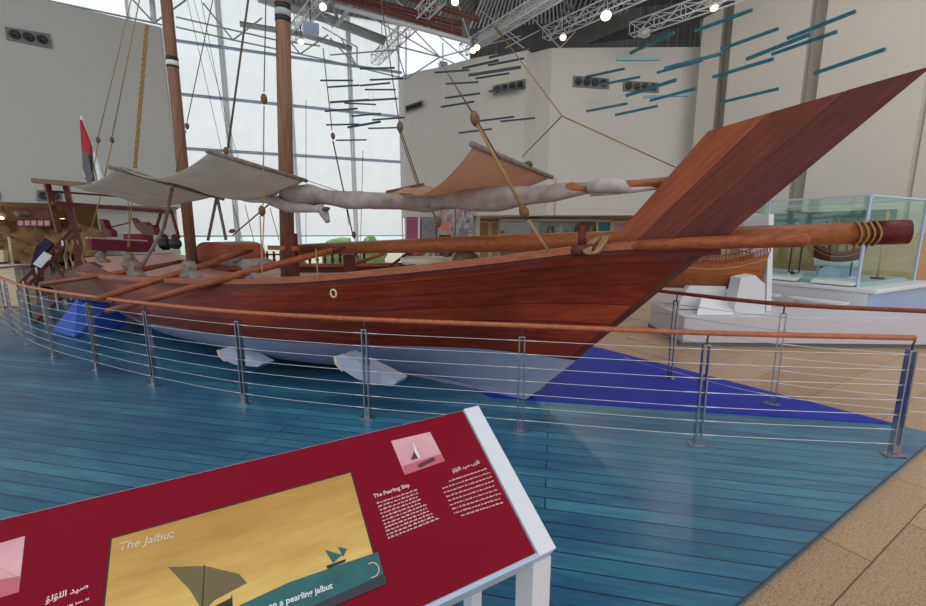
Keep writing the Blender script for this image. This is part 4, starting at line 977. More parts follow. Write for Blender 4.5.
gD = [(z4(a), z4(b)) for a, b in [((18, 122), (245, 38)), ((258, 86), (410, 30)), ((300, 77), (490, 0)), ((122, 193), (347, 112)), ((383, 150), (650, 44)), ((222, 232), (475, 133)), ((322, 213), (577, 124)), ((488, 288), (767, 193)), ((90, 302), (328, 231)), ((130, 400), (348, 348)), ((580, 12), (625, -6))]]
ordn = ['highest', 'second highest', 'third highest', 'fourth highest', 'fifth highest', 'sixth highest', 'seventh highest', 'eighth highest', 'ninth highest', 'tenth highest', 'eleventh highest', 'twelfth highest', 'thirteenth highest', 'fourteenth highest', 'fifteenth highest', 'sixteenth highest']
def rodset(lst, colour, where, grp, m, L_=1.3, th=.045):
    lst = sorted(lst, key=lambda ab: (ab[0][1] + ab[1][1]) / 2)
    for i, (a, b) in enumerate(lst):
        A_ = atz(a[0], a[1], CH + 1); B_ = atz(b[0], b[1], CH + 1); k = min(7.9, L_ / (A_ - B_).length)
        A_ = V((A_.x * k, A_.y * k, CH + k)); B_ = V((B_.x * k, B_.y * k, CH + k))
        if b[1] < 0: k *= 1
        lab = '%s hanging rod %s, %s of them' % (colour, where, ordn[i] if i < len(lst) - 1 else 'lowest')
        t = thing('hanging_rod', lab, 'hanging rod', loc=A_, group=grp)
        MB().bar(A_, B_, th, th).build('rod', m, t)
        for f_ in (.2, .8):
            p = A_.lerp(B_, f_); zt2 = 10.22
            if p.z < 10.1: MB().tube([p, V((p.x, p.y, zt2))], .0012, 4).build('suspension_wire', M['steel_grey'], t)
rodset(gA, 'thin dark slate', 'in front of the bright windows', 'dark rods before the windows', M['roddark'], 1.12, .045)
rodset(gB, 'dark blue-grey', 'before the rounded wall corner left of centre', 'rods before the rounded wall', M['roddark'], .98, .04)
rodset(gC, 'teal blue', 'around the two vents on the central wall', 'teal rods before the central wall', M['rodteal'], 1.3, .062)
rodset(gP, 'pale teal', 'among the teal ones by the central vents', 'pale teal rods', M['rodpale'], 1.3, .07)
rodset(gD, 'teal blue', 'before the right wall above the bow plank', 'teal rods before the right wall', M['rodteal'], 1.3, .062)

# ================================================================== CEILING TRUSSES, DUCT, LAMPS
def truss(label, a, b, za, zb_, wd=.32, m=None):
    A_ = atz(a[0], a[1], za); B_ = atz(b[0], b[1], zb_)
    if (A_ - B_).length > 14: B_ = A_ + (B_ - A_).normalized() * 14
    d_ = (B_ - A_).normalized(); s_ = V((d_.y, -d_.x, 0)).normalized(); u_ = V((0, 0, 1))
    t = thing('box_truss', label, 'lighting truss', loc=A_, group='white box trusses under the roof')
    corners = [(-1, -1), (1, -1), (1, 1), (-1, 1)]
    for cx, cz in corners:
        o_ = s_ * cx * wd / 2 + u_ * cz * wd / 2; MB().tube([A_ + o_, B_ + o_], .024, 8).build('chord', M['steel_white'], t)
    n = max(4, int((B_ - A_).length / (wd * 1.1))); lm = MB()
    for k in range(n):
        p = A_.lerp(B_, k / n); q = A_.lerp(B_, (k + 1) / n); c_ = [s_ * cx * wd / 2 + u_ * cz * wd / 2 for cx, cz in corners]
        for e in range(4):
            f_ = (e + 1) % 4
            lm.tube([p + c_[e], q + c_[f_]] if k % 2 == e % 2 else [p + c_[f_], q + c_[e]], .011, 5); 
            if k % 2 == 0: lm.tube([p + c_[e], p + c_[f_]], .011, 5)
    lm.build('lacing', M['steel_white'], t)
    for f_ in (.15, .85):
        p = A_.lerp(B_, f_); MB().tube([p + u_ * wd / 2, V((p.x, p.y, 10.2))], .012, 6).build('hanger', M['steel_dark'], t)
    return A_, B_
T = []
T.append(truss('white box truss left of centre, just right of the main mast top', (291, 36), (324, -6), 8.6, 8.6, .3))
T.append(truss('white box truss ending above the dark rods by the windows', (375, 60), (440, -4), 8.4, 8.4, .32))
T.append(truss('white box truss running over the rounded wall corner', (463, 50), (565, -12), 8.4, 8.4, .32))
T.append(truss('white box truss above the two central vents', (546, 34), (650, -12), 8.4, 8.4, .34))
T.append(truss('white box truss nearest the right wall', (632, 30), (745, -10), 8.0, 8.0, .34))
a = atz(481, 40, 9.0); b = atz(560, -8, 9.0)
MB().tube([a, b], .26, 20).build('ventilation_duct', M['duct'], label='round silver ventilation duct under the roof above the rounded wall corner', cat='duct')
bf = MB()
for k in range(26):
    x0 = 470 + k * 4.2; bf.bar(atz(x0, 28 - k * .3, 9.7), atz(x0 + 16 - k * .9, -10, 9.7), .05, .06)
bf.build('slatted_baffle', M['steel_white'], label='slatted white ceiling baffle between the central trusses', cat='ceiling baffle')
bf = MB()
for k in range(14):
    x0 = 560 + k * 5; bf.bar(atz(x0, 20 - k * .5, 9.6), atz(x0 + 10, -10, 9.6), .05, .06)
bf.build('slatted_baffle', M['steel_grey'], label='slatted grey ceiling baffle right of the silver duct', cat='ceiling baffle')
# folded dark blue panel under the right truss
MB().prism([atz(590, 44, 8.3), atz(650, 20, 8.3), atz(735, 2, 8.3), atz(700, 20, 8.3), atz(640, 38, 8.3)], (0, 0, .05)).build('ceiling_canopy', M['roddark'], label='dark blue suspended panel under the truss nearest the right wall', cat='ceiling canopy')
def lamp(px, py, lab, z=7.9, s=.10, power=45, tgt=None):
    power = power * .25
    p = atz(px, py, z); t = thing('spotlight', lab, 'spotlight', loc=p, group='warm spotlights on the trusses')
    tgt = V(tgt or (p.x * .8, p.y - 4, 1)); d_ = (tgt - p).normalized()
    MB().lathe(p - d_ * .12, [(s * .6, 0), (s * .8, .05), (s, .18)], 14, d_).build('lamp_housing', M['steel_white'], t)
    MB().lathe(p + d_ * .065, [(s * .96, 0), (s * .92, .03), (s * .4, .05)], 14, d_).build('lens', M['lampface'], t)
    MB().tube([p, V((p.x, p.y, z + .45))], .015, 6).build('yoke', M['steel_dark'], t)
    l = bpy.data.lights.new('spotlight_beam', 'SPOT'); l.energy = power; l.color = (1, .84, .66); l.spot_size = math.radians(110); l.spot_blend = .8; l.shadow_soft_size = .12
    o = bpy.data.objects.new('spotlight_beam', l); COL.objects.link(o); o.parent = t; o.location = d_ * .25
    o.rotation_euler = d_.to_track_quat('-Z', 'Y').to_euler()
lamp(323, 5, 'warm spotlight on the truss right of the main mast'); lamp(301, 40, 'small warm spotlight below the leftmost truss end', s=.09)
lamp(477, 46, 'warm spotlight right of the pair under the truss over the rounded wall corner', power=250); lamp(473, 49, 'warm spotlight left of the pair under the truss over the rounded wall corner', s=.1)
lamp(563, 36, 'warm spotlight under the truss above the central vents', power=300); lamp(606, 14, 'brightest warm spotlight, upper centre right', s=.15, power=350)
lamp(714, 6, 'warm spotlight at the top of the right wall', power=250); lamp(455, 0, 'warm spotlight at the top edge left of the duct')
# speaker boxes and projector
def spk(px, py, lab, w_, h_, m):
    p = atz(px, py, 7.9); t = thing('hanging_fixture', lab, 'light fixture', loc=p)
    MB().box(p, w_, w_ * .8, h_, .4).build('fixture_body', m, t, bevel=.02); MB().tube([p + V((0, 0, h_ / 2)), p + V((0, 0, .8))], .02, 6).build('fixture_bracket', M['steel_dark'], t)
spk(311, 29, 'pale blue boxy projector hung right of the main mast', .45, .26, M['bluewhite']); spk(443, 66, 'pale blue boxy light above the left end of the rounded wall', .3, .25, M['bluewhite'])
spk(644, 33, 'small white box light below the truss nearest the right wall', .3, .2, M['white'])

# ================================================================== WALL VENTS
def vent(lab, quad, nz, dirn, m=None):
    t = thing('air_vent', lab, 'air vent', loc=quad[0]); a_, b_, c_, d_ = quad
    nrm = (b_ - a_).cross(d_ - a_).normalized(); nrm = nrm if nrm.dot(V((0, 0, CH)) - a_) > 0 else -nrm
    MB().prism([p + nrm * .01 for p in quad], nrm * .03).build('vent_plate', M['vent'], t)
    r = min((d_ - a_).length * .34, (b_ - a_).length / nz * .42)
    for k in range(nz):
        u = (k + .5 + .15) / (nz + .3); c0_ = a_.lerp(b_, u).lerp(d_.lerp(c_, u), .5) + nrm * .04
        MB().lathe(c0_, [(r, 0), (r * 1.02, .03), (r * .8, .05), (r * .45, .02)], 16, nrm).build('nozzle', M['black'], t)
vent('grey wall vent with three round nozzles high on the left wall', [LW.at(5, 27), LW.at(50, 34.5), LW.at(52, 49), LW.at(7, 40)], 3, 1)
vent('grey wall vent low on the left wall, behind the stern posts', [LW.at(37, 190), LW.at(62, 191), LW.at(62, 201), LW.at(37, 201)], 2, 1)
vent('small grey wall vent cut by the left edge of the picture', [LW.at(-22, 191), LW.at(.5, 192), LW.at(.5, 200), LW.at(-22, 200)], 2, 1)
CF = Wall((pl[3].x, pl[3].y), (pl[5].x, pl[5].y))
def cat(px, py, off): return CF.at(px, py) 
nC = (CF.n if CF.n.y < 0 else -CF.n)
vent('grey wall vent with four nozzles on the rounded wall, partly behind a rod', [wat(CF, 493, 86, .3), wat(CF, 526, 79, .3), wat(CF, 526, 89, .3), wat(CF, 493, 95.5, .3)], 4, 1)
BF = Wall((D[1].x, D[1].y), (D[2].x, D[2].y)); nB = (BF.n if BF.n.y < 0 else -BF.n)
vent('grey wall vent with four nozzles on the central wall, left of the two', [BF.at(573, 76) + nB * .01, BF.at(608.5, 79) + nB * .01, BF.at(608.5, 89.5) + nB * .01, BF.at(573, 87) + nB * .01], 4, 1)
vent('grey wall vent with four nozzles on the central wall, right of the two', [BF.at(623, 81) + nB * .01, BF.at(658, 83) + nB * .01, BF.at(658, 93) + nB * .01, BF.at(623, 91.5) + nB * .01], 4, 1)
# four small nozzles on the block's left face
C1 = Wall((pl[2].x, pl[2].y), (pl[3].x, pl[3].y)); n1 = (C1.n if C1.n.y < 0 else -C1.n)
vent('row of four small dark nozzles on the left end of the rounded wall', [wat(C1, 406, 106, .16), wat(C1, 423, 100.5, .16), wat(C1, 423, 107, .16), wat(C1, 406, 113, .16)], 4, 1)

# ================================================================== POSTERS AND SHOP
PW = Wall((pl[1].x, pl[1].y), (ks.x, ks.y)); nP = (PW.n if PW.n.y < 0 else -PW.n)
def poster(lab, x0, y0, x1, y1, m, extra=None, m2=None, wl=PW, off=.62, name='wall_poster'):
    nv = (wl.n if wl.n.y < 0 else -wl.n)
    q = [wat(wl, x0, y0, off), wat(wl, x1, y0, off), wat(wl, x1, y1, off), wat(wl, x0, y1, off)]
    t = thing(name, lab, 'poster', loc=q[3]); MB().prism(q, nv * .03).build('poster_board', m, t)
    if extra:
        for i_, (a_, b_, c_, d_, mm_) in enumerate(extra):
            P = lambda u, v: q[0].lerp(q[1], u).lerp(q[3].lerp(q[2], u), v) + nv * (.032 + .002 * i_)
            MB().prism([P(a_, b_), P(c_, b_), P(c_, d_), P(a_, d_)], nv * .004).build('poster_print', mm_, t)
mpu = mat('purple_dusk_print', (128, 50, 110), .5, rgb2=(190, 90, 120), scale=1.5); mcol = mat('collage_print', (214, 200, 200), .5, rgb2=(110, 60, 56), scale=4, detail=8); mco2 = mat('dark_collage_print', (60, 62, 66), .5, rgb2=(206, 206, 206), scale=5, detail=8)
mgr = mat('grey_coast_print', (150, 150, 158), .5, rgb2=(96, 98, 106), scale=3)
poster('tall purple dusk poster, leftmost on the pale wall behind the long spar', 407, 217, 420.5, 262, mpu, [(.12, .55, .45, .85, mat('dark_silhouette_print', (60, 20, 50), .5)), (.86, 0, 1, 1, M['white'])])
poster('grey coastal poster between the purple one and the collage', 422.5, 217, 436, 262, mgr, [(.0, .5, 1, .62, mat('sand_print', (170, 150, 130), .5)), (0, .75, 1, 1, mco2)])
poster('tall collage poster of red and white pictures behind the furled sail', 438, 196, 455, 266, mcol, [(.2, .38, .7, .5, mat('salmon_print', (220, 120, 110), .5)), (.1, .55, .8, .85, M['brown'])])
poster('tall black and white collage poster, rightmost on the pale wall', 456.5, 196, 473, 266, mco2, [(.1, .05, .5, .3, mcol), (.2, .45, .75, .8, mgr)])
SW = Wall((.2, 19.5), (9.5, 19.5))
def shop(lab, x0, y0, x1, y1, m, cat_='display panel', name='exhibit_board', Y=18.5, th=.08, extra=None):
    q = [aty(x0, y0, Y), aty(x1, y0, Y), aty(x1, y1, Y), aty(x0, y1, Y)]
    t = thing(name, lab, cat_, loc=q[3]); MB().prism(q, (0, th, 0)).build('panel', m, t)
    fm = MB(); [fm.bar(q[i] - V((0, .02, 0)), q[(i + 1) % 4] - V((0, .02, 0)), .07, .07) for i in range(4)]; fm.build('panel_frame', M['cream'], t); return t
shop('tan upright display panel, left one beside the posters', 477, 222, 489, 272, M['tan']); shop('tan upright display panel, right one beside the posters', 491, 222, 499, 272, M['tan'])
t = thing('shop_cabinet', 'long glazed cabinet with small goods on its shelf, under the soffit behind the spar', 'cabinet', loc=aty(550, 272, 18.4))
MB().prism([aty(500, 250, 18.4), aty(600, 250, 18.4), aty(600, 273, 18.4), aty(500, 273, 18.4)], (0, .5, 0)).build('cabinet_base', M['grey_wood'], t)
MB().prism([aty(500, 222, 18.4), aty(600, 222, 18.4), aty(600, 250, 18.4), aty(500, 250, 18.4)], (0, .02, 0)).build('cabinet_glass', M['caseglass'], t)
MB().prism([aty(500, 236, 18.45), aty(600, 236, 18.45), aty(600, 237, 18.45), aty(500, 237, 18.45)], (0, .4, 0)).build('shelf', M['cream'], t)
MB().prism([aty(500, 219, 18.4), aty(600, 219, 18.4), aty(600, 221.5, 18.4), aty(500, 221.5, 18.4)], (0, .5, 0)).build('cabinet_top', M['white'], t)
for i, px in enumerate(range(550, 597, 5)):
    p = aty(px, 236, 18.6); MB().lathe(p + V((0, 0, .02)), [(.06, 0), (.08, .05), (.05, .15), (.07, .22), (.03, .3 + .06 * (i % 3))], 10).build('figurine', M['rope_dark'] if i % 2 else M['white'], label='small figurine on the shelf of the glazed shop cabinet', cat='figurine', group='figurines on the shop shelf')
shop('teal printed sign panel standing above the shop cabinet', 597, 221, 611, 236.4, M['teal_sign'], 'sign', 'sign_panel', 17.1)
shop('pink sign panel beside the teal sign', 612.5, 222, 634, 236.4, M['pink_sign'], 'sign', 'sign_panel', 17.2)
MB().prism([aty(600, 236, 17), aty(690, 236, 17), aty(690, 285, 17), aty(600, 285, 17)], (0, .5, 0)).build('display_counter', M['lilac'], label='pale counter behind the bow under the teal sign', cat='counter')

# ================================================================== PLINTH, MODEL DHOWS, GLASS CASE (right)
pf0 = atz(690, 345, -.03); pf1 = V((7.2, pf0.y - .1, 0)); pz = .45
t = thing('low_plinth', 'low white plinth with a grey foot on the stone floor at right', 'plinth', loc=(5, 7, -.03))
P4 = [V((3.38, 6.36, .04)), V((7.6, 6.2, .04)), V((7.6, 6.75, .04)), V((6.2, 7.0, .04)), V((3.45, 7.7, .04))]
MB().prism(P4, (0, 0, pz - .04)).build('plinth_body', M['lilac'], t, bevel=.008)
MB().prism([p * 1.0 + V((0, .05, -.07)) for p in P4], (0, 0, .07)).build('plinth_foot', M['vent'], t)
def minihull(name, label, stern, bow, z0, ht, beam, mh, mbot, masts, sheer=.5):
    ax_ = (bow - stern); L_ = ax_.length; ax_.normalize(); sd = V((ax_.y, -ax_.x, 0)); t = thing(name, label, 'model ship', loc=V((stern.x, stern.y, z0)))
    def sec(u, v, side):
        b_ = beam * (1 - abs(2 * u - .9) ** 2.6 * .85 if u < .95 else .2) ; b_ = max(.03, beam * (math.sin(math.pi * min(1, (u * .86 + .13))) ** .6))
        zz_ = z0 + ht * v * (1 + sheer * (2 * u - 1) ** 2)
        x = stern + ax_ * (L_ * (u * (.80 + .2 * v) + (1 - v) * .06)); n = b_ * math.sqrt(max(0, 1 - (1 - v) ** 2.5))
        return V((x.x, x.y, zz_)) + sd * side * n
    for side in (1, -1):
        MB().grid([[sec(i / 20, .4 + .6 * j / 6, side) for j in range(7)] for i in range(21)]).build('hull_side', mh, t)
        MB().grid([[sec(i / 20, .4 * j / 6, side) for j in range(7)] for i in range(21)]).build('hull_bottom', mbot, t)
    MB().grid([[sec(i / 20, .85, 1).lerp(sec(i / 20, .85, -1), j / 4) for j in range(5)] for i in range(21)], False, .01).build('deck', M['tan'], t)
    MB().grid([[sec(0, j / 6, 1).lerp(sec(0, j / 6, -1), k / 2) for j in range(7)] for k in range(3)], False, .004).build('transom', mh, t)
    rl = MB()
    for i in range(0, 40):
        for side in (1, -1):
            p = sec(i / 39, 1, side); rl.box(p + V((0, 0, ht * .1)), .012, .012, ht * .2)
    for side in (1, -1): rl.tube([sec(i / 20, 1, side) + V((0, 0, ht * .2)) for i in range(21)], .01, 5)
    rl.build('bulwark_rail', M['chest'], t)
    for (u, hh) in masts:
        p = stern + ax_ * L_ * u; p = V((p.x, p.y, z0 + ht * .8)); MB().tube([p, p + V((0, 0, hh))], .014, 8).build('mast', M['spar'], t)
        q = p + V((0, 0, hh * .8)); MB().tube([q - ax_ * L_ * .22 - V((0, 0, hh * .25)), q + ax_ * L_ * .2 + V((0, 0, hh * .2))], .01, 6).build('yard', M['spar'], t)
    return t
ms_, mb_ = aty(672, 268, 7.0), aty(775, 258, 6.75)
minihull('model_dhow', 'orange-brown model dhow with a railed deck on the low plinth behind the bow plank', aty(764, 262, 6.9), aty(640, 262, 7.3), .78, .42, .28, M['spar'], M['spar'], [(.3, .45), (.6, .4)])
MB().prism([V((3.5, 6.9, .47)), V((4.35, 6.82, .47)), V((4.25, 6.82, .85)), V((3.7, 6.9, .85))], (0, .12, 0)).build('model_stand', M['white'], label='white cut-out stand under the orange-brown model dhow', cat='stand')
q = [aty(733, 313, 6.5), aty(765, 312, 6.5), aty(765, 284, 6.5), aty(755, 275, 6.5), aty(741, 278, 6.5)]
for p in q[:2]: p.z = .455
MB().prism(q, (0, .25, 0)).build('podium', M['white_lam'], label='white angular podium on the low plinth right of the model dhow', cat='podium')
q = [aty(697, 315, 6.42), aty(733, 314, 6.42), aty(733, 302, 6.7), aty(702, 298, 6.7)]
for p in q[:2]: p.z = .455
MB().prism(q, (0, .03, 0)).build('caption_stand', M['white'], label='white sloping caption stand on the low plinth under the model dhow', cat='stand')
q = [aty(766, 313, 6.75), aty(771, 313, 6.75), aty(774, 214, 6.75), aty(769, 214, 6.75)]
for p in q[:2]: p.z = .455
MB().prism(q, (0, .6, 0)).build('white_partition', M['white_lam'], label='tall narrow white partition edge right of the model dhow', cat='partition')
MB().prism([aty(742, 248, 8.4), aty(768, 248, 8.4), aty(768, 214, 8.4), aty(750, 214, 8.4)], (0, .3, 0)).build('grey_board', M['bluewhite'], label='blue-grey board behind the model dhow', cat='board')
MB().prism([V((aty(690, 316, 8.2).x, 8.2, -.03)), V((5.9, 8.2, -.03)), V((5.9, 8.2, .5)), V((aty(690, 316, 8.2).x, 8.2, .5))], (0, .4, 0)).build('display_step', M['white_lam'], label='long white step behind the low plinth', cat='step')

# glass case on a white base
zc = .80; C = atz(877, 290, zc); Lf = atz(768, 280, zc); dl = (Lf - C); dl.z = 0; dl.normalize(); dr = V((-dl.y, dl.x, 0)); dr = dr if dr.x > 0 else -dr
Lc = 5.2; Wc = 2.6
base = [C, C + dl * Lc, C + dl * Lc + dr * Wc, C + dr * Wc]; base = [V((p.x, p.y, 0)) for p in base]
gc = thing('glass_display_case', 'large greenish glass display case on a white base at right, holding a model dhow', 'display case', loc=(base[0].x, base[0].y, -.03))
cen_ = sum(base, V((0, 0, 0))) / 4
MB().prism([p + (cen_ - p).normalized() * .12 + V((0, 0, -.03)) for p in base], (0, 0, zc - .04)).build('case_base', M['white_lam'], gc)
MB().prism([p + V((0, 0, zc - .07)) for p in base], (0, 0, .07)).build('base_top', M['white_lam'], gc, bevel=.01)
ins = [p + (cen_ - p).normalized() * .35 for p in base]; zg = aty(888, 195, C.y + .2).z
for i in range(4):
    a_, b_ = ins[i], ins[(i + 1) % 4]; nn2 = V((-(b_ - a_).y, (b_ - a_).x, 0)).normalized() * .012
    MB().prism([a_ + V((0, 0, zc)), b_ + V((0, 0, zc)), b_ + V((0, 0, zg)), a_ + V((0, 0, zg))], nn2).build('glass_pane', M['caseglass'], gc)
    MB().bar(a_ + V((0, 0, zc)), a_ + V((0, 0, zg)), .035, .035).build('corner_post', M['bluewhite'], gc)
for f_ in (.33, .66):
    a_ = ins[0].lerp(ins[1], f_); MB().bar(a_ + V((0, 0, zc)), a_ + V((0, 0, zg)), .03, .03).build('corner_post', M['bluewhite'], gc)
MB().prism([p + V((0, 0, zg)) for p in ins], (0, 0, .02)).build('top_glass', M['caseglass'], gc)
tf = MB(); [tf.bar(ins[i] + V((0, 0, zg + .01)), ins[(i + 1) % 4] + V((0, 0, zg + .01)), .04, .03) for i in range(4)]; tf.build('top_frame', M['bluewhite'], gc)
MB().prism([p + (cen_ - p).normalized() * .1 + V((0, 0, zc)) for p in ins], (0, 0, .05)).build('inner_floor', M['bluewhite'], gc)
# blue end panel of the base, an added teal board imitating glass reflections and a row of slim mast stands
e0 = base[0] + (cen_ - base[0]).normalized() * .12; e3 = base[3] + (cen_ - base[3]).normalized() * .12
MB().prism([e0 - dl * .012 + V((0, 0, .0)), e3 - dl * .012, e3 - dl * .012 + V((0, 0, zc - .08)), e0 - dl * .012 + V((0, 0, zc - .08))], dl * .01).build('base_end', M['blue_end'], gc, label='pale blue end of the case base')
b1 = ins[1].lerp(ins[2], .12); b2 = ins[2]; b0 = ins[3] + dl * .3 - dr * .3
MB().prism([b2 - dl * .3 - dr * .25 + V((0, 0, zc + .9)), b0 + V((0, 0, zc + .9)), b0 + V((0, 0, zg - .15)), b2 - dl * .3 - dr * .25 + V((0, 0, zg - .15))], dr * .03).build('reflection_board', M['teal_grey'], gc)
for k_, (x_, y_) in enumerate(((790, 8.9), (800, 8.8), (822, 8.5), (836, 8.4), (852, 8.1))):
    c = aty(x_, 262, y_); c.z = zc + .05; t = thing('mast_stand', ['slim dark mast stand in the case, leftmost', 'slim dark mast stand in the case, second from the left', 'slim dark mast stand in the case, middle one', 'slim dark mast stand in the case, second from the right', 'slim dark mast stand in the case, rightmost'][k_], 'stand', loc=c, group='slim mast stands in the glass case')
    MB().tube([c, c + V((0, 0, 1.12 + .05 * (k_ % 2)))], .014, 8).build('mast_pole', M['steel_dark'] if k_ != 3 else M['block'], t); MB().box(c + V((0, 0, .015)), .12, .12, .03).build('mast_foot', M['white'], t)
# model dhow inside the case
A_ = aty(812, 262, 8.6); B_ = aty(868, 250, 8.0)
minihull('model_dhow', 'red-brown model dhow with a white bottom standing inside the glass case', A_, B_, 1.05, .24, .16, M['brown'], M['white'], [(.3, .7), (.62, .55)], sheer=.75)
for lab, px in (('pale blue rounded cradle under the model in the glass case, left one', 829), ('pale blue rounded cradle under the model in the glass case, right one', 845)):
    c = aty(px, 276, 8.35); c.z = zc + .05
    pr = [c + dr * -.0 + V((x * .9, x * -.4, z)) for x, z in [(-.2, 0), (.2, 0), (.18, .12), (.1, .2), (-.06, .22), (-.16, .14)]]
    MB().prism(pr, (.06, .1, 0)).build('model_cradle', M['bluewhite'], label=lab, cat='stand')
for lab, px, py, h_ in (('tall thin dark figure stand inside the case near its left end', 793, 262, .7), ('wooden mast model with rope tackle inside the case near its right corner', 880, 262, .9)):
    c = aty(px, py, 8.9 if px < 800 else 7.9); c.z = zc + .05; t = thing('model_mast', lab, 'model', loc=c)
    MB().tube([c, c + V((0, 0, h_ + .35))], .02, 8).build('mast_pole', M['tan'], t); MB().box(c + V((0, 0, .02)), .14, .14, .04).build('mast_foot', M['brown'], t)
    MB().tube([c + V((0, 0, h_)), c + V((.12, 0, h_ + .2)), c + V((0, 0, h_ + .3))], .012, 6).build('tackle', M['rope'], t)
# caption boards along the edge and benches below
for k, (f_, lab) in enumerate(((.10, 'sloping white caption board on the case edge, nearest the corner'), (.36, 'sloping white caption board on the case edge, middle one'), (.62, 'sloping pinkish caption board on the case edge, farthest from the corner'))):
    a_ = V((C.x, C.y, 0)) + dl * (Lc * f_ * .62); b_ = a_ + dl * .62
    t = thing('caption_board', lab, 'caption board', loc=a_ + V((0, 0, zc)), group=None)
    MB().prism([a_ + dr * .04 + V((0, 0, zc + .02)), b_ + dr * .04 + V((0, 0, zc + .02)), b_ + dr * .24 + V((0, 0, zc + .09)), a_ + dr * .24 + V((0, 0, zc + .09))], (0, 0, .02)).build('board', M['lilac'] if k == 2 else M['white_lam'], t)
    MB().prism([a_ + dr * .20 + V((0, 0, zc)), b_ + dr * .20 + V((0, 0, zc)), b_ + dr * .22 + V((0, 0, zc + .07)), a_ + dr * .22 + V((0, 0, zc + .07))], dr * .02).build('bracket', M['vent'], t)
for k, (x0, x1, y_, lab) in enumerate(((782, 822, 295, 'white bench shelf in front of the glass case, farther one'), (826, 874, 299, 'white bench shelf in front of the glass case, nearer one'))):
    f0 = 1.25 if k == 0 else .25
    a_ = V((C.x, C.y, 0)) + dl * f0 - dr * .30; b_ = a_ + dl * .8; t = thing('bench_shelf', lab, 'bench', loc=V((a_.x, a_.y, -.03)))
    a_.z = b_.z = .56
    MB().bar(a_, b_, .22, .035).build('seat', M['white_lam'], t)
    for f_ in (.12, .88):
        p = a_.lerp(b_, f_); MB().bar(V((p.x, p.y, -.03)), p, .06, .05).build('leg', M['white_lam'], t)
# objects inside / behind the case: tan cabinets
c = aty(905, 240, 11.2)
MB().prism([V((8.4, 9.6, 0)), V((11, 9.2, 0)), V((11, 9.2, 1.7)), V((8.4, 9.6, 1.7))], (0, .3, 0)).build('cabinet', M['tan'], label='tan wooden cabinet seen through the glass case at the right edge', cat='cabinet')
MB().prism([V((7.6, 12.7, 0)), V((9.3, 11.2, 0)), V((9.3, 11.2, 1.6)), V((7.6, 12.7, 1.6))], (0, .3, 0)).build('cabinet', M['tan'], label='tan low cabinet behind the model dhow in the glass case', cat='cabinet')

# ================================================================== LEFT EXHIBITS
rk = [(8, 246, 1.0, .55), (24, 243, .8, .5), (38, 240, .9, .6), (55, 236, .8, .55), (66, 238, .7, .5), (74, 236, .8, .5), (12, 233, .9, .35), (90, 244, .8, .5), (50, 250, .8, .4), (30, 256, .9, .45)]
for i, (px, py, rx, rz_) in enumerate(rk):
    p = aty(px, py, 12.3 - .02 * i); p.z = max(p.z, rz_ * .95)
    posn = ['at the lower left edge', 'second from the left edge', 'left of the navy cover', 'above the navy cover', 'beside the stern posts', 'behind the stern ropes', 'topmost at the left edge', 'rightmost beside the poop deck', 'directly behind the navy cover', 'lowest beside the green moss'][i]
    MB().blob(p, rx * .52, .4, rz_ * .8, .7, 3, i + 20, 2.2, .3 * (i % 4)).build('boulder', M['rock'], label='tan boulder of the rock exhibit, ' + posn, cat='boulder', group='boulders of the rock exhibit')
p = aty(20, 252, 11.4); MB().blob(V((p.x, p.y, .5)), 1.0, .35, .35, .5, 3, 40, 3).build('moss_clump', M['moss'], label='green moss over the lower boulders at the left', cat='moss', kind='stuff')
q = [aty(-30, 222, 12.7), aty(80, 224, 12.7), aty(80, 266, 12.7), aty(-30, 266, 12.7)]
MB().prism(q, (0, .1, 0)).build('shade_sheet', M['dark'], label='dark sheet standing in for the shade behind the boulders', cat='screen')  # added dark sheet, paints the shade in the gaps between boulders
t = thing('model_house', 'dark red roofed model building with a row of pale openings above the boulders', 'model building', loc=aty(33, 228, 11.6))
MB().prism([aty(23, 209, 11.6), aty(48, 210, 11.6), aty(50, 218, 11.4), aty(19, 217, 11.4)], (0, .5, 0)).build('roof', M['red_beam'], t)
MB().prism([aty(16, 219, 11.4), aty(51, 219.5, 11.4), aty(51, 227, 11.4), aty(16, 227, 11.4)], (0, .5, 0)).build('wall_band', M['brown'], t)
for k in range(5):
    x = 18 + k * 6.6; MB().prism([aty(x, 220.5, 11.38), aty(x + 5, 220.6, 11.38), aty(x + 5, 225.5, 11.38), aty(x, 225.5, 11.38)], (0, .02, 0)).build('opening', M['pink_sign'], t)
MB().bar(aty(20, 212, 11.3), aty(24, 216, 11.3), .3, .1).build('gable_ornament', M['grey_wood'], t)
p = aty(43, 255, 9.8)
MB().add([aty(30, 268, 9.6), aty(58, 268, 9.9), aty(54, 243, 9.8), aty(45, 238, 9.8), aty(36, 246, 9.7), aty(44, 268, 10.5)], [(0, 1, 2, 3, 4), (1, 5, 2), (5, 0, 4, 3, 2), (0, 5, 1)]).build('fabric_cover', M['navy'], label='dark navy cloth cover standing before the boulders behind the railing', cat='cover')
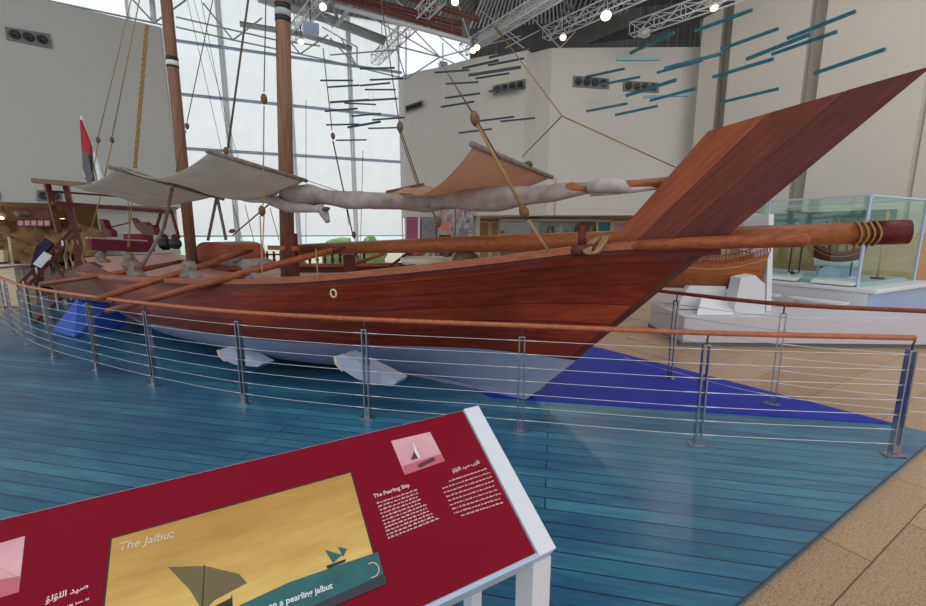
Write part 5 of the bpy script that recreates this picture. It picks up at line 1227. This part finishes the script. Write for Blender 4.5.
p = aty(8, 268, 10.0); t = thing('stone_planter', 'pale low planter trough at the left edge beyond the railing', 'planter', loc=V((p.x, p.y, -.03)))
MB().box(V((p.x - .2, p.y, .45)), 1.1, .4, .9).build('trough', M['cream'], t); MB().box(V((p.x - .2, p.y, .93)), 1.2, .48, .06).build('rim', M['white'], t)
MB().prism([aty(-2, 250, 10.6), aty(3, 250, 10.6), aty(4, 262, 10.6), aty(-2, 262, 10.6)], (0, .1, 0)).build('small_sign', M['cream'], label='small cream caption sign at the left edge before the boulders', cat='sign')
MB().tube([aty(9, 237, 10.9), V((aty(13, 272.5, 10.9).x, 10.9, -.03))], .03, 8).build('white_post', M['cream'], label='thin leaning white post before the boulders', cat='post')
for px, py, lab in ((4, 213, 'small warm recessed spotlight under the left soffit at the edge'), (64, 213, 'small white spotlight under the left soffit behind the stern posts')):
    p = aty(px, py, 12.6); t = thing('spotlight', lab, 'spotlight', loc=p); MB().lathe(p, [(.05, 0), (.08, .1), (.08, .2)], 12, (0.2, -.6, -.6)).build('lamp_housing', M['white'], t)
    MB().lathe(p + V((.04, -.13, -.13)), [(.07, 0), (.05, .02)], 12, (0.2, -.6, -.6)).build('lens', M['lampface'], t)
    MB().tube([p, V((p.x, p.y, zb))], .01, 6).build('yoke', M['steel_dark'], t)
    l = bpy.data.lights.new('spotlight_beam', 'SPOT'); l.energy = 60; l.color = (1, .88, .72); l.spot_size = math.radians(140); l.spot_blend = .8; l.shadow_soft_size = .06
    o = bpy.data.objects.new('spotlight_beam', l); COL.objects.link(o); o.parent = t; o.location = (.08, -.25, -.25); o.rotation_euler = V((.1, -.1, -1)).to_track_quat('-Z', 'Y').to_euler()
for px, py, sx, lab in ((340, 252, 1.0, 'pale green bush outside, seen below the third window blind'), (372, 246, .8, 'green bush outside, seen below the rightmost window blind')):
    p = aty(px, py, 24); p.z = .45; t = thing('garden_bush', lab, 'bush', loc=V((p.x, p.y, -.07))); MB().blob(p, sx, .6, .95, .4, 3, int(px), 3).build('foliage', M['moss_pale'], t); MB().tube([V((p.x, p.y, -.08)), p], .06, 8).build('stem', M['brown'], t)
